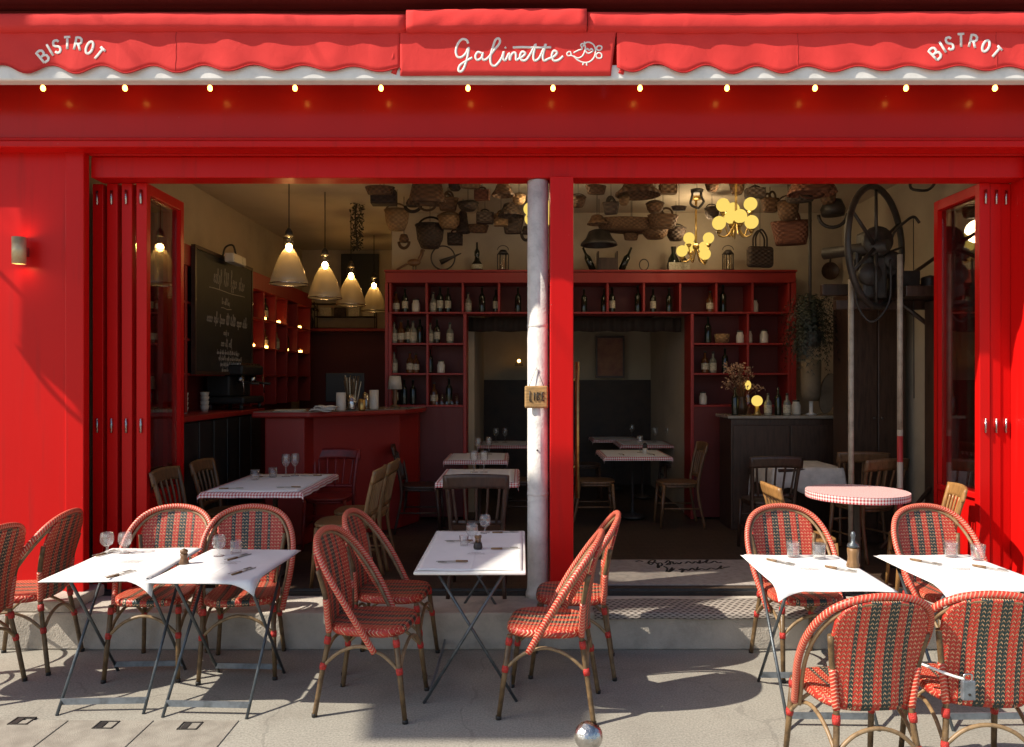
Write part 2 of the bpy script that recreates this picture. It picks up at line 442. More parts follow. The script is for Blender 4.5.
M['filament'] = emit('pendant_filament', (1.0, .60, .20), 60.0)
M['candle'] = emit('candle_glow', (1.0, .50, .12), 14.0)
M['sconce_glow'] = emit('sconce_glow', (1.0, .62, .28), 16.0)
M['bollard'] = pmat('bollard_paint', (.05, .035, .025), .45, .2)
M['cord'] = pmat('dark_cord', (.02, .018, .016), .6, .2)
M['leaf'] = pmat('fern_leaf', (.013, .018, .008), .55, .4, 14)
M['ivy'] = pmat('dried_ivy', (.045, .036, .018), .7, .4, 20)
M['terracotta'] = pmat('cream_pot', (.17, .13, .085), .7, .2)
M['iron'] = pmat('dark_iron', (.034, .027, .022), .5, .3, 14, .3, 40)
M['wick_b'] = wicker('wicker_brown', (.055, .026, .011), (.19, .095, .040))
M['wick_t'] = wicker('wicker_tan', (.14, .075, .030), (.34, .20, .09))
M['wick_d'] = wicker('wicker_dark', (.018, .011, .008), (.070, .040, .024))
M['wick_r'] = wicker('wicker_reddish', (.075, .020, .010), (.21, .075, .035))
M['bottle_d'] = pmat('dark_bottle', (.012, .016, .010), .12, .3, 10, spec=.6)
M['bottle_a'] = pmat('amber_bottle', (.10, .035, .010), .12, .3, 10, spec=.6)
M['bottle_c'] = pmat('pale_bottle', (.20, .19, .15), .15, .2, 10, spec=.6)
M['label'] = pmat('bottle_label', (.42, .38, .28), .8, .25, 60)
M['ceramic'] = pmat('white_ceramic', (.55, .51, .44), .3, .1)
M['marble'] = pmat('marble_top', (.26, .23, .19), .25, .2, 6)
M['cloth_w'] = pmat('white_linen', (.62, .58, .52), .9, .12, 10, .4, 30)
M['poster'] = pmat('faded_poster', (.42, .22, .13), .7, .2, 7.0, col2=(.20, .07, .06))
M['rust'] = pmat('sign_wood', (.40, .235, .085), .7, .3, 12, .3, 40, stretch=(1, 1, 6))
M['mat'] = pmat('door_mat_cloth', (.40, .36, .32), .95, .12, 20, .5, 300)
M['dirt'] = pmat('dark_rail', (.028, .024, .022), .6, .3, 10)
M['pink'] = pmat('dried_flowers', (.40, .24, .15), .9, .3, 30)
M['redwhite'] = None
def striped_pole():
    m, nt, out = new_mat('striped_pole')
    b = N(nt, 'ShaderNodeBsdfPrincipled', Roughness=.5); L(nt, b.outputs[0], out.inputs[0])
    uv = N(nt, 'ShaderNodeUVMap'); s = N(nt, 'ShaderNodeSeparateXYZ'); L(nt, uv.outputs[0], s.inputs[0])
    k = math_n(nt, 'LESS_THAN', math_n(nt, 'FRACT', math_n(nt, 'DIVIDE', s.outputs[1], .42)), .5)
    L(nt, mixc(nt, k, (.42, .35, .27), (.42, .03, .03)), b.inputs['Base Color'])
    return m
M['redwhite'] = striped_pole()
M['pole'] = pmat('pale_pole', (.36, .30, .23), .5, .2, 15)

def pavement():
    """pale dusty asphalt: aggregate speckle, soft stains, worn lighter patches"""
    m, nt, out = new_mat('pavement_surface')
    b = N(nt, 'ShaderNodeBsdfPrincipled', Roughness=.9); L(nt, b.outputs[0], out.inputs[0])
    tc = N(nt, 'ShaderNodeTexCoord')
    a = N(nt, 'ShaderNodeTexNoise', Scale=95.0, Detail=6.0, Roughness=.75); L(nt, tc.outputs['Object'], a.inputs['Vector'])
    w = N(nt, 'ShaderNodeTexNoise', Scale=1.1, Detail=7.0, Roughness=.62); L(nt, tc.outputs['Object'], w.inputs['Vector'])
    s = N(nt, 'ShaderNodeTexNoise', Scale=4.2, Detail=4.0); L(nt, tc.outputs['Object'], s.inputs['Vector'])
    vo = N(nt, 'ShaderNodeTexVoronoi', Scale=6.5); L(nt, tc.outputs['Object'], vo.inputs['Vector'])
    c = mixc(nt, w.outputs['Fac'], (.235, .222, .190), (.395, .372, .312))
    mr = N(nt, 'ShaderNodeMapRange'); mr.inputs['From Min'].default_value = .52; mr.inputs['From Max'].default_value = .72; mr.inputs['To Max'].default_value = .35
    L(nt, s.outputs['Fac'], mr.inputs[0]); c = mixc(nt, mr.outputs[0], c, (.20, .18, .15))
    sp = N(nt, 'ShaderNodeMapRange'); sp.inputs['From Min'].default_value = .32; sp.inputs['From Max'].default_value = .68; sp.inputs['To Min'].default_value = .58; sp.inputs['To Max'].default_value = 1.32
    L(nt, a.outputs['Fac'], sp.inputs[0])
    v = N(nt, 'ShaderNodeMix', data_type='RGBA', blend_type='MULTIPLY'); v.inputs[0].default_value = 1.0
    L(nt, c, v.inputs[6]); L(nt, sp.outputs[0], v.inputs[7])
    gum = math_n(nt, 'MULTIPLY', math_n(nt, 'LESS_THAN', vo.outputs['Distance'], .035), .55)
    c = mixc(nt, gum, v.outputs[2], (.10, .095, .085))
    wv = N(nt, 'ShaderNodeTexNoise', Scale=2.5, Detail=4.0); L(nt, tc.outputs['Object'], wv.inputs['Vector'])
    off = N(nt, 'ShaderNodeVectorMath', operation='MULTIPLY_ADD'); L(nt, wv.outputs['Color'], off.inputs[0]); off.inputs[1].default_value = (.35, .35, 0); L(nt, tc.outputs['Object'], off.inputs[2])
    ck = N(nt, 'ShaderNodeTexVoronoi', Scale=.62, feature='DISTANCE_TO_EDGE'); L(nt, off.outputs[0], ck.inputs['Vector'])
    cm = math_n(nt, 'MULTIPLY', math_n(nt, 'LESS_THAN', ck.outputs['Distance'], .0035), math_n(nt, 'GREATER_THAN', s.outputs['Fac'], .45))
    c = mixc(nt, math_n(nt, 'MULTIPLY', cm, .22), c, (.07, .065, .06))
    L(nt, c, b.inputs['Base Color'])
    bp = N(nt, 'ShaderNodeBump', Strength=.35, Distance=.004); L(nt, a.outputs['Fac'], bp.inputs['Height']); L(nt, bp.outputs[0], b.inputs['Normal'])
    return m
M['pavement'] = pavement()
M['slab'] = pmat('granite_slab', (.36, .33, .275), .85, .14, 9.0, .5, 220, col2=(.225, .20, .165))
def planks():
    m, nt, out = new_mat('dark_floor')
    b = N(nt, 'ShaderNodeBsdfPrincipled', Roughness=.45); L(nt, b.outputs[0], out.inputs[0])
    tc = N(nt, 'ShaderNodeTexCoord')
    br = N(nt, 'ShaderNodeTexBrick', Scale=4.0); L(nt, tc.outputs['Object'], br.inputs['Vector'])
    br.inputs['Color1'].default_value = rgba((.085, .055, .036)); br.inputs['Color2'].default_value = rgba((.058, .038, .026)); br.inputs['Mortar'].default_value = rgba((.012, .009, .008))
    br.inputs['Mortar Size'].default_value = .012
    L(nt, br.outputs[0], b.inputs['Base Color'])
    return m
M['floor_in'] = planks()
def checker_plate():
    m, nt, out = new_mat('net_rubber_mat')
    b = N(nt, 'ShaderNodeBsdfPrincipled', Roughness=.75); L(nt, b.outputs[0], out.inputs[0])
    uv = N(nt, 'ShaderNodeUVMap'); s = N(nt, 'ShaderNodeSeparateXYZ'); L(nt, uv.outputs[0], s.inputs[0])
    u = math_n(nt, 'DIVIDE', s.outputs[0], .048); v = math_n(nt, 'DIVIDE', s.outputs[1], .030)
    r = math_n(nt, 'FLOOR', v)
    fu = math_n(nt, 'ABSOLUTE', math_n(nt, 'SUBTRACT', math_n(nt, 'FRACT', math_n(nt, 'ADD', u, math_n(nt, 'MULTIPLY', r, .5))), .5))
    fv = math_n(nt, 'ABSOLUTE', math_n(nt, 'SUBTRACT', math_n(nt, 'FRACT', v), .5))
    d = math_n(nt, 'ADD', fu, math_n(nt, 'MULTIPLY', fv, .8))
    hole = math_n(nt, 'LESS_THAN', d, .36)
    L(nt, mixc(nt, hole, (.34, .30, .26), (.085, .07, .06)), b.inputs['Base Color'])
    bp = N(nt, 'ShaderNodeBump', Strength=.9, Distance=.012, invert=True); L(nt, hole, bp.inputs['Height']); L(nt, bp.outputs[0], b.inputs['Normal'])
    return m
M['net'] = checker_plate()
# ================================================================== setting: pavement, kerb, step
g = MB(); g.box(-40, 40, -60, .3, -.3, 0); tag(g.build('pavement', M['pavement'], loc=(0, -5, 0)), kind='structure')
g = MB()     # granite paving slabs let into the pavement at the left, each with its lifting pocket
for i in range(-9, 3):
    x0 = -1.43 - .44 * 0 + .435 * i
    if x0 > -1.5: continue
    g.box(x0 + .004, x0 + .431, -2.6, -1.37 - .0, -.02, .005)
slabs = g.build('paving_slabs', M['slab'], loc=(-3, -2, 0), bevel=.003)
tag(slabs, kind='structure')
g = MB()
for px, py in ((22, 722), (106, 726), (190, 727)):
    D = 770 * CAMZ / (py - 380); c = at(px, py, D); 
    for dx0, dx1, dy0, dy1 in ((-.05, .05, .035, .042), (-.05, .05, -.042, -.035), (-.05, -.043, -.042, .042), (.043, .05, -.042, .042), (-.035, -.005, -.03, .03)):
        g.box(c.x + dx0, c.x + dx1, c.y + dy0, c.y + dy1, 0, .0085)
    g.box(c.x - .035, c.x - .005, c.y - .028, c.y + .03, 0, .0068)
tag(g.build('paving_pockets', M['dirt']), kind='structure')

# step that runs along the whole front, and the interior shell
FZ = .24
g = MB(); g.box(-9, 9, -.34, .06, 0, FZ); tag(g.build('step', M['stone'], loc=(0, -.2, 0), bevel=.012), kind='structure')
g = MB(); g.box(-3.2, 3.7, .062, 6.2, .1, FZ - .004); tag(g.build('floor', M['floor_in'], loc=(0, 2, FZ)), kind='structure')
# threshold rail
t = thing('threshold_rail', 'dark metal track along the shop threshold behind the step', 'door track', (0, .1, FZ))
g = MB(); g.box(-2.96, 3.4, .07, .15, FZ - .003, FZ + .022)
g.build('rail', M['dirt'], t, loc=None).location = (0, -.1, -FZ)
for k, yy in enumerate((.095, .125)):
    g = MB(); g.box(-2.95, 3.39, yy, yy + .008, FZ + .0225, FZ + .030); g.build('runner', M['steel'], t).location = (0, -.1, -FZ)

CZ = 3.62    # interior ceiling
def wall(name, mat, *b):
    g = MB(); g.box(*b); return tag(g.build(name, mat), kind='structure')
wall('ceiling', M['ceil'], -3.4, 4.0, .14, 6.4, CZ, CZ + .2)
wall('wall_side', M['cream'], -3.4, -3.15, .12, 6.4, 0, CZ)
wall('wall_side', M['cream'], 3.62, 3.85, .12, 6.4, 0, CZ)
wall('wall_rear', M['cream'], -3.4, 4.0, 5.85, 6.1, 0, CZ)
# partition above and right of the bottle shelf: cream, with an opening through to the dining nook behind
wall('wall_partition', M['cream'], -1.44, 3.62, 3.36, 3.46, 2.55, CZ)
wall('wall_partition', M['cream'], 2.60, 3.62, 3.36, 3.46, .2, 2.55)
wall('wall_partition', M['cream'], -1.44, -.60, 3.36, 3.46, .2, 2.55)
wall('wall_partition', M['cream'], 1.86, 2.60, 3.36, 3.46, .2, 2.55)

# ================================================================== the shopfront
front = thing('shopfront', 'glossy red wooden bistro shopfront with wide open bays and a slim red post between them', 'shopfront', (0, 0, 0))
def part(bxs, name, mat, bev=.006, par=front):
    g = MB()
    for b in bxs: g.box(*b)
    return g.build(name, mat, par, bevel=bev)
part([(-9, -3.062, -.10, .10, .30, 3.34)], 'side_panel', M['red'])
part([(-3.06, -2.935, -.12, -.05, .27, 3.34), (-3.06, -3.03, -.048, .12, .27, 3.34)], 'corner_post', M['red'])
part([(3.532, 9, -.10, .10, .30, 3.34)], 'side_panel', M['red'])
part([(3.448, 3.53, -.12, .12, .27, 3.34)], 'corner_post', M['red'])
part([(-9, -2.90, -.335, .08, FZ, .315)], 'plinth', M['stone'], .01)
part([(3.42, 9, -.335, .08, FZ, .315)], 'plinth', M['stone'], .01)
part([(-2.932, 3.446, -.04, .13, 3.122, 3.265), (-2.932, 3.446, -.065, .10, 3.267, 3.30), (-2.932, 3.446, -.05, .10, 3.302, 3.338)], 'lintel', M['red'])
part([(-9, 9, -.235, -.072, 3.272, 3.318), (-9, 9, -.220, -.072, 3.320, 3.342)], 'cornice', M['red'], .008)
part([(-9, 9, -.195, .1, 3.345, 4.9)], 'fascia', M['red_gloss'], .003)
part([(-9, 9, -.10, .1, 4.904, 8.0)], 'upper_wall', M['cream'], .01)
part([(.205, .362, -.09, .14, FZ, 3.120)], 'middle_post', M['red'], .006)

# white iron column beside the red post
col = thing('column', 'white painted iron column standing on the step against the red post', 'column', (.124, .045, FZ))
g = MB(); g.lathe([(.0, 0), (.085, 0), (.085, .03), (.076, .05), (.073, .12), (.072, 2.878), (0, 2.878)], seg=28)
g.build('shaft', M['column'], col)
for z, r in ((1.86, .0745), (.70, .0745)):
    g = MB(); g.lathe([(.071, z), (r, z + .004), (r, z + .022), (.071, z + .026)], seg=28); g.build('joint_ring', M['column'], col)
g = MB(); g.tube([(-.006, -.080, 1.02), (-.006, -.071, 1.02)], .006, 8); g.build('screw', M['iron'], col)
# little wooden sign hung on the column
sg = thing('hanging_sign', 'small tan wooden sign with dark letters hung by string on the white column', 'sign', (.112, -.038, 1.55))
g = MB(); g.box(-.080, .080, -.012, .010, -.002, .150)
g.build('board', M['rust'], sg, bevel=.012)
g = MB(); g.tube([(-.05, 0, .148), (0, .004, .275), (.05, 0, .148)], .0022, 6); g.build('string', M['cord'], sg)
g = MB()
for st in ([(-.045, .115), (-.045, .045), (-.03, .045)], [(-.015, .105), (-.015, .05)], [(.005, .05), (.005, .108), (.022, .10), (.006, .08), (.024, .062), (.005, .05)], [(.052, .105), (.038, .105), (.038, .05), (.052, .05)], [(.038, .078), (.05, .078)]):
    g.tube([(x, -.0145, z) for x, z in st], .0038, 6)
g.build('lettering', M['iron'], sg)

# open glass door leaf behind the red post, only its brass pull bar sticks out
dl = thing('glass_door', 'open glass door folded in behind the red post with a tall brass pull bar', 'door', (.30, .16, FZ))
g = MB()
for b in ((-.022, .022, 0, .06, .03, 2.84), (-.022, .022, .84, .90, .03, 2.84), (-.022, .022, .06, .84, .03, .30), (-.022, .022, .06, .84, 2.74, 2.84)): g.box(*b)
g.build('frame', M['red'], dl, bevel=.004)
g = MB(); g.box(-.004, .004, .06, .84, .30, 2.74); g.build('pane', M['pane'], dl)
g = MB(); g.tube([(.108, .03, .66), (.108, .03, 1.63)], .015, 12); hb = g.build('pull_bar', M['gold'], dl)
for z in (.88, 1.50):
    g = MB(); g.tube([(.02, .03, z), (.098, .03, z)], .008, 8); g.build('bracket', M['gold'], hb)

# folded glazed doors
def leaf(loc, rz, label, grp, w=.60, first=False, face=1):
    t = thing('folding_door', label, 'door', loc, rz, grp)
    H = 2.880; s = .055; th = .037
    g = MB(); g.box(-th, th, 0, s, .012, H); g.box(-th, th, w - s, w, .012, H)
    g.box(-th, th, s, w - s, .012, .10); g.box(-th, th, s, w - s, H - .075, H); g.box(-th, th, s, w - s, .66, .70)
    g.build('frame', M['red'], t, bevel=.004)
    g = MB(); g.box(-.010, .010, s + .001, w - s - .001, .101, .659); g.build('lower_panel', M['red'], t)
    g = MB(); g.box(-.028, .028, s - .02, w - s + .02, .655, .692); g.build('ledge', M['red'], t, bevel=.004)
    g = MB(); g.box(-.0035, .0035, s + .001, w - s - .001, .701, H - .076); g.build('pane', M['pane'], t)
    for z in (1.18, 2.78):
        g = MB(); g.tube([(-.0, -.010, z - .05), (-.0, -.010, z + .05)], .0085, 10); h = g.build('hinge', M['chrome'], t)
    return t
G1, G2 = 'folded red doors at the left bay', 'folded red doors at the right bay'
leaf((-2.650, .09, FZ), 0, 'innermost red glazed folding door of the left bay, its dark pane showing globe lamps', G1)
leaf((-2.758, .10, FZ), .0, 'red folding door pressed second in the left stack beside the glazed leaf', G1)
leaf((-2.866, .11, FZ), .0, 'red folding door third in the left stack, nearer the wall lamp side', G1)
leaf((-2.972, .12, FZ), .0, 'red folding door closest to the left corner post under the shade', G1)
leaf((3.255, .09, FZ), 0, 'innermost sunlit red folding door of the right bay with clear pane and solid base', G2)
leaf((3.336, .10, FZ), 0, 'sunlit red folding door in the middle of the right stack', G2)
leaf((3.410, .11, FZ), 0, 'sunlit red folding door tight against the right corner post', G2)

# ================================================================== awning
aw = thing('awning', 'rolled up red fabric awning with scalloped valance and white lettering', 'awning', (0, -.5, 3.6))
AO = Vector((0, 0.5, -3.6))
def ab(mb, name, mat, **k):
    o = mb.build(name, mat, aw, **k); o.location = o.location + AO; return o
AX0, AX1 = -4.30, 6.2
def vy(x, z):   # front surface of the valance cloth
    h = max(0.0, min(1.0, (3.92 - z) / .30))
    if -.745 < x < .60: return -.532 + .004 * math.sin(x * 5) * h
    return -.524 - h * (.0065 * (1 - math.cos(x * 2 * PI / .312 + 1.75)) + .005 * (1 + math.sin(x * 7.3 + 1.1)) * (.6 + .4 * math.sin(x * 2.1))) - .003 * (1 + math.sin(x * 23 + z * 31))
def zb(x):      # scalloped lower edge
    return 3.664 + (.022 + .006 * math.sin(x * 1.7)) * math.cos(x * 2 * PI / .312 + 1.75) + .006 * math.sin(x * 3.1)
def val(x0, x1, fz, name, n):
    g = MB()
    g.grid(lambda a, b: (x0 + (x1 - x0) * a, vy(x0 + (x1 - x0) * a, 3.925 + (fz(x0 + (x1 - x0) * a) - 3.925) * b), 3.925 + (fz(x0 + (x1 - x0) * a) - 3.925) * b), n, 8)
    return ab(g, name, M['awning_c'], closed=False, solid=.004)
M['awning_c'] = M['awning']
val(AX0, -.745, zb, 'valance', 190)
val(.60, AX1, zb, 'valance', 260)
g = MB()
def ctr(a, b):
    x = -.742 + 1.34 * a; z = 3.928 - .305 * b
    x += .035 * b * (1 if a > .5 else 0) * -1 * (a - .5) * 2
    return (x, vy(max(-.744, min(.599, x)), z) - .002 + .005 * math.exp(-((a - .66) / .004) ** 2), z)
g.grid(ctr, 90, 8)
ab(g, 'name_panel', M['awning'], closed=False, solid=.004)
# bound hem along the scallops and sewn seams between the cloth widths
for x0, x1 in ((AX0, -.745), (.60, AX1)):
    g = MB(); n = int((x1 - x0) / .025)
    g.tube([(x0 + (x1 - x0) * i / n, vy(x0 + (x1 - x0) * i / n, zb(x0 + (x1 - x0) * i / n)) - .002, zb(x0 + (x1 - x0) * i / n) + .002) for i in range(n + 1)], .0045, 6); ab(g, 'hem_binding', M['hem'])
for x in (-3.35, -2.13, -.05, 1.72, 2.95):
    g = MB(); zl = zb(x) if not -.745 < x < .6 else 3.63
    g.tube([(x + .0015 * math.sin(i * 2.1), vy(x, 3.92 - (3.92 - zl) * i / 10) - .001, 3.92 - (3.92 - zl) * i / 10) for i in range(11)], .0032, 5); ab(g, 'seam', M['hem'])
# bunched folds of cloth either side of the name panel
for cx, sgn in ((-.775, 1), (.635, -1)):
    for k in range(4):
        g = MB(); pts = [(cx + .020 * k * -sgn + .012 * math.sin(i * 1.3 + k), -.512 - .008 * math.cos(k * 2.1 + i * .7), 3.925 - .285 * i / 8 * (1 - .12 * k)) for i in range(9)]
        g.tube(pts, [.014 + .004 * math.sin(i + k) for i in range(9)], 8); ab(g, 'gathered_fold', M['awning'])
# rolled cloth hood above the valance, three lengths
def roll(x0, x1, name, zz0, zz1, yy, wr=0.0, ph=0.0):
    g = MB(); n = max(6, int((x1 - x0) / .05))
    prof = [(-.46, zz0 - .002), (yy + .03, zz0 - .012), (yy + .004, zz0 + .006), (yy, zz0 + .03), (yy + .004, zz0 + .075), (yy + .018, zz1 - .012), (yy + .05, zz1), (-.44, zz1 + .004)]
    def f(a, b):
        x = x0 + (x1 - x0) * a; i = min(len(prof) - 2, int(b * (len(prof) - 1) + 1e-6)); tt = b * (len(prof) - 1) - i
        y = prof[i][0] * (1 - tt) + prof[i + 1][0] * tt; z = prof[i][1] * (1 - tt) + prof[i + 1][1] * tt
        w = .003 * math.sin(x * 9 + ph) + .002 * math.sin(x * 31 + z * 20) + wr * math.sin(x * 38 - z * 46 + math.sin(x * 6) * 2)
        return (x, y + w, z + .005 * math.sin(x * 2.2 + ph) + w * .5)
    g.grid(f, n, 14)
    return ab(g, name, M['awning'], closed=False, solid=.005)
roll(-4.40, -.705, 'cloth_roll', 3.906, 4.012, -.566, .0008, .3)
roll(-.70, .41, 'cloth_roll', 3.900, 4.030, -.582, .0035, 1.0)
roll(.415, 6.2, 'cloth_roll', 3.904, 4.018, -.568, .0008, 2.0)
g = MB(); g.box(-4.42, 6.2, -.60, -.20, 4.095, 4.30); g.box(-4.42, 6.2, -.40, -.20, 3.93, 4.093)  # added box over the roll, there to shade the strip and read dark
ab(g, 'shade_hood', M['shade_hood'], bevel=.01)
g = MB(); g.box(AX0, AX1, -.519, -.430, 3.602, 3.700); ab(g, 'front_bar', M['white_metal'], bevel=.012)
for x in (-3.6, -1.9, -.3, 1.5, 2.75, 4.4):
    g = MB(); g.tube([(x, -.43, 3.66), (x + .02, -.34, 3.78), (x, -.205, 3.92)], .018, 8); ab(g, 'folding_arm', M['red'])

# ---- lettering on the cloth
def on_cloth(px, py, D=4.8, off=.0035):
    p = at(px, py, D); return (p.x, vy(p.x, p.z) - off, p.z)
GL = {'B': [[(0, 0), (0, 1), (.35, 1), (.5, .88), (.5, .65), (.35, .53), (0, .53)], [(.35, .53), (.55, .4), (.55, .13), (.38, 0), (0, 0)]],
      'I': [[(.27, 0), (.27, 1)]], 'S': [[(.5, .84), (.38, 1), (.14, 1), (.02, .86), (.02, .66), (.14, .54), (.38, .46), (.5, .34), (.5, .14), (.38, 0), (.14, 0), (.0, .16)]],
      'T': [[(0, 1), (.56, 1)], [(.28, .98), (.28, 0)]], 'R': [[(0, 0), (0, 1), (.35, 1), (.5, .87), (.5, .63), (.35, .5), (0, .5)], [(.26, .5), (.52, 0)]],
      'O': [[(.28 + .27 * math.cos(a * PI / 8), .5 + .5 * math.sin(a * PI / 8)) for a in range(17)]]}
def bistrot(places, name):
    g = MB()
    for ch, (cx, cy), rot in places:
        a = math.radians(rot); H = 12.6
        for st in GL[ch]:
            pts = []
            for k in range(len(st) - 1):
                for q in range(3):
                    t = q / 3; pts.append((st[k][0] * (1 - t) + st[k + 1][0] * t, st[k][1] * (1 - t) + st[k + 1][1] * t))
            pts.append(st[-1])
            w = []
            for u, v in pts:
                X = (u - .27) * H * .92; Y = (v - .5) * H
                w.append(on_cloth(cx + X * math.cos(a) - Y * math.sin(a), cy - (X * math.sin(a) + Y * math.cos(a))))
            g.tube(w, .0078, 8, flat=(0, 1, 0))
    return ab(g, name, M['letter'])
def zm(x, y, ox, oy, s): return (ox + x / s, oy + y / s)
bistrot([(c, zm(x, y, 0, 20, 7.877), r) for c, x, y, r in zip('BISTROT', (362, 417, 475, 553, 642, 730, 803), (300, 253, 227, 200, 207, 237, 285), (40, 30, 16, 3, -10, -24, -42))], 'arched_lettering')
bistrot([(c, zm(x, y, 900, 20, 8.26), r) for c, x, y, r in zip('BISTROT', (265, 325, 388, 480, 580, 680, 765), (298, 245, 212, 187, 196, 235, 287), (42, 30, 16, 3, -12, -26, -42))], 'arched_lettering')
def script(strokes, mk, r, name, mat, adder, flat=(0, 1, 0)):
    g = MB()
    for st in strokes:
        pts = crom([(x, y, 0) for x, y in st], 6)
        g.tube([mk(p.x, p.y) for p in pts], r, 6, flat=flat)
    return adder(g, name, mat)
NAME = [[(162, 84), (152, 64), (126, 60), (102, 88), (92, 130), (102, 160), (124, 162), (148, 140), (164, 108), (160, 150), (150, 190), (136, 228), (120, 244), (107, 236), (116, 208), (150, 184), (186, 164)],
        [(240, 140), (216, 134), (203, 158), (214, 178), (236, 166), (246, 138), (242, 166), (254, 178), (276, 164), (310, 120), (340, 80), (336, 55), (316, 64), (300, 110), (288, 160), (292, 200), (312, 212), (336, 190), (354, 160), (364, 130), (360, 168), (374, 178), (394, 140), (398, 178), (404, 154), (418, 136), (432, 142), (434, 176), (448, 170), (470, 158), (486, 140), (468, 130), (456, 154), (466, 178), (490, 176), (516, 140), (544, 88), (532, 150), (538, 180), (562, 168), (582, 130), (602, 86), (586, 150), (592, 180), (616, 170), (646, 158), (666, 136), (648, 124), (636, 152), (648, 180), (676, 175), (700, 154)],
        [(414, 106), (470, 104), (560, 106), (632, 104)], [(369, 104), (373, 106), (376, 104)]]
HEN = [[(735, 128), (722, 138), (728, 152), (746, 148), (742, 132), (735, 128)], [(745, 150), (762, 158), (785, 178), (815, 190), (845, 188), (868, 172), (880, 150), (884, 118), (872, 90), (848, 76), (826, 80), (812, 100)],
       [(760, 135), (785, 122), (808, 112), (800, 90), (818, 84), (826, 110), (812, 150), (785, 165), (760, 155)], [(840, 140), (826, 122), (838, 112), (848, 122), (860, 112), (868, 124), (856, 134), (840, 140)],
       [(885, 110), (900, 96), (918, 100), (916, 116), (900, 122), (888, 112)], [(884, 150), (900, 136), (918, 144), (916, 164), (896, 166), (886, 152)], [(820, 72), (824, 84)], [(815, 190), (812, 206)], [(832, 190), (835, 208)]]
mkc = lambda x, y: on_cloth(*zm(x, y, 440, 30, 5.689), 4.78, .0045)
script(NAME, mkc, .0082, 'script_lettering', M['letter'], ab)
script(HEN, mkc, .0052, 'hen_emblem', M['letter'], ab)

# string of small lamps under the awning bar
sl = thing('string_lights', 'string of small glowing bulbs hung under the white awning bar', 'string lights', (0, -.34, 3.66))
bulbs = [43, 125, 210, 295, 381, 468, 553, 640, 727, 815, 906, 995]
xs = [(p - VPX) * 4.96 / FPX for p in bulbs]
allx = [xs[0] - .55] + xs + [xs[-1] + .58]
g = MB(); pts = []
for i in range(len(allx) - 1):
    for k in range(6):
        t = k / 6; pts.append((allx[i] * (1 - t) + allx[i + 1] * t, 0, .018 - .022 * math.sin(PI * t)))
g.tube(pts, .006, 6); g.build('cable', M['cord'], sl)
for x in xs:
    g = MB(); g.lathe([(0, -.022), (.009, -.022), (.011, -.006), (.006, .018), (0, .018)], (x, 0, 0), 10); so = g.build('socket', M['cord'], sl)
    g = MB(); g.lathe([(0, -.060), (.010, -.056), (.0155, -.044), (.013, -.030), (.008, -.0225), (0, -.0225)], (x, 0, 0), 12); g.build('bulb', M['bulb'], so)
# wall lamp on the left panel
sc_ = thing('wall_lamp', 'silver cylinder wall lamp glowing up and down on the left red panel', 'lamp', (-3.332, -.18, 2.60))
g = MB(); g.lathe([(.037, -.086), (.042, -.089), (.042, .089), (.037, .086)], seg=20); g.build('body', M['sconce'], sc_)
g = MB(); g.lathe([(0, .079), (.037, .079)], seg=16); g.build('lamp_face', M['sconce_glow'], sc_, closed=False)
g = MB(); g.lathe([(0, -.079), (.037, -.079)], seg=16); g.build('lamp_face', M['sconce_glow'], sc_, closed=False)
g = MB(); g.box(-.020, .020, .028, .080, -.03, .03); g.build('mount', M['chrome'], sc_, bevel=.003)

# inferred sign and added sheet outside the frame whose shadows fall into it
bs = thing('projecting_sign', 'tall blank board projecting from the wall beyond the left end of the awning', 'sign', (-5.0, -.985, 3.60))
g = MB(); g.box(-.02, .02, -.295, .295, 0, 2.6); g.build('board', M['black'], bs, bevel=.01)
for z in (.35, 2.2):
    g = MB(); g.tube([(0, .30, z), (0, .86, z)], .016, 8); g.build('bracket', M['iron'], bs)
g = MB(); g.tube(crom([(0, .30, -.02), (0, .22, -.10), (0, .12, -.08), (0, .14, .0), (0, .26, -.02), (0, .29, .06)], 6), .016, 8); g.build('scroll', M['iron'], bs)
sh = thing('shadow_caster', 'added unseen cloth sheet high over the pavement, cut to cast its shadow', 'shade', (-7.0, -2.864, 7.0))  # unseen sheet with an invented outline, added to cast the middle shadow
P = [(-5.36, 3.24), (-4.33, 3.24), (-4.14, 2.7), (-3.87, 1.9), (-3.27, 1.84), (-2.76, 1.45), (-3.0, 1.3), (-3.4, 1.3), (-3.8, 1.05), (-5.55, 1.12), (-5.68, 2.1), (-5.46, 2.6)]
g = MB(); g.prism([(x + 4.6, -o + 2.0) for x, o in P], -.006, .006); g.build('cloth', M['cloth_w'], sh)
for x, o in (P[0], P[1], P[5], P[9]):
    g = MB(); g.tube([(x + 4.6, -o + 2.0, 0), (x + 4.6 + .25 * (x + 4.6), 1.88, 1.6)], .006, 6); g.build('rope', M['cord'], sh)

# ball-topped bollard in the foreground
D = 1.89; bp_ = at(588.5, 736, D)
bo = thing('bollard', 'dark street bollard with a scuffed metal ball on top at the bottom edge', 'bollard', (bp_.x, bp_.y, 0))
r_ = 14.3 * D / 770
g = MB(); g.sphere((0, 0, bp_.z), r_, 28, 18); g.build('ball', M['chrome'], bo)
g = MB(); g.lathe([(0, 0), (.06, 0), (.06, .04), (.034, .06), (.030, bp_.z - .06), (.022, bp_.z - .035), (.016, bp_.z - r_ * .8), (0, bp_.z - r_ * .8)], seg=20); g.build('post', M['bollard'], bo)

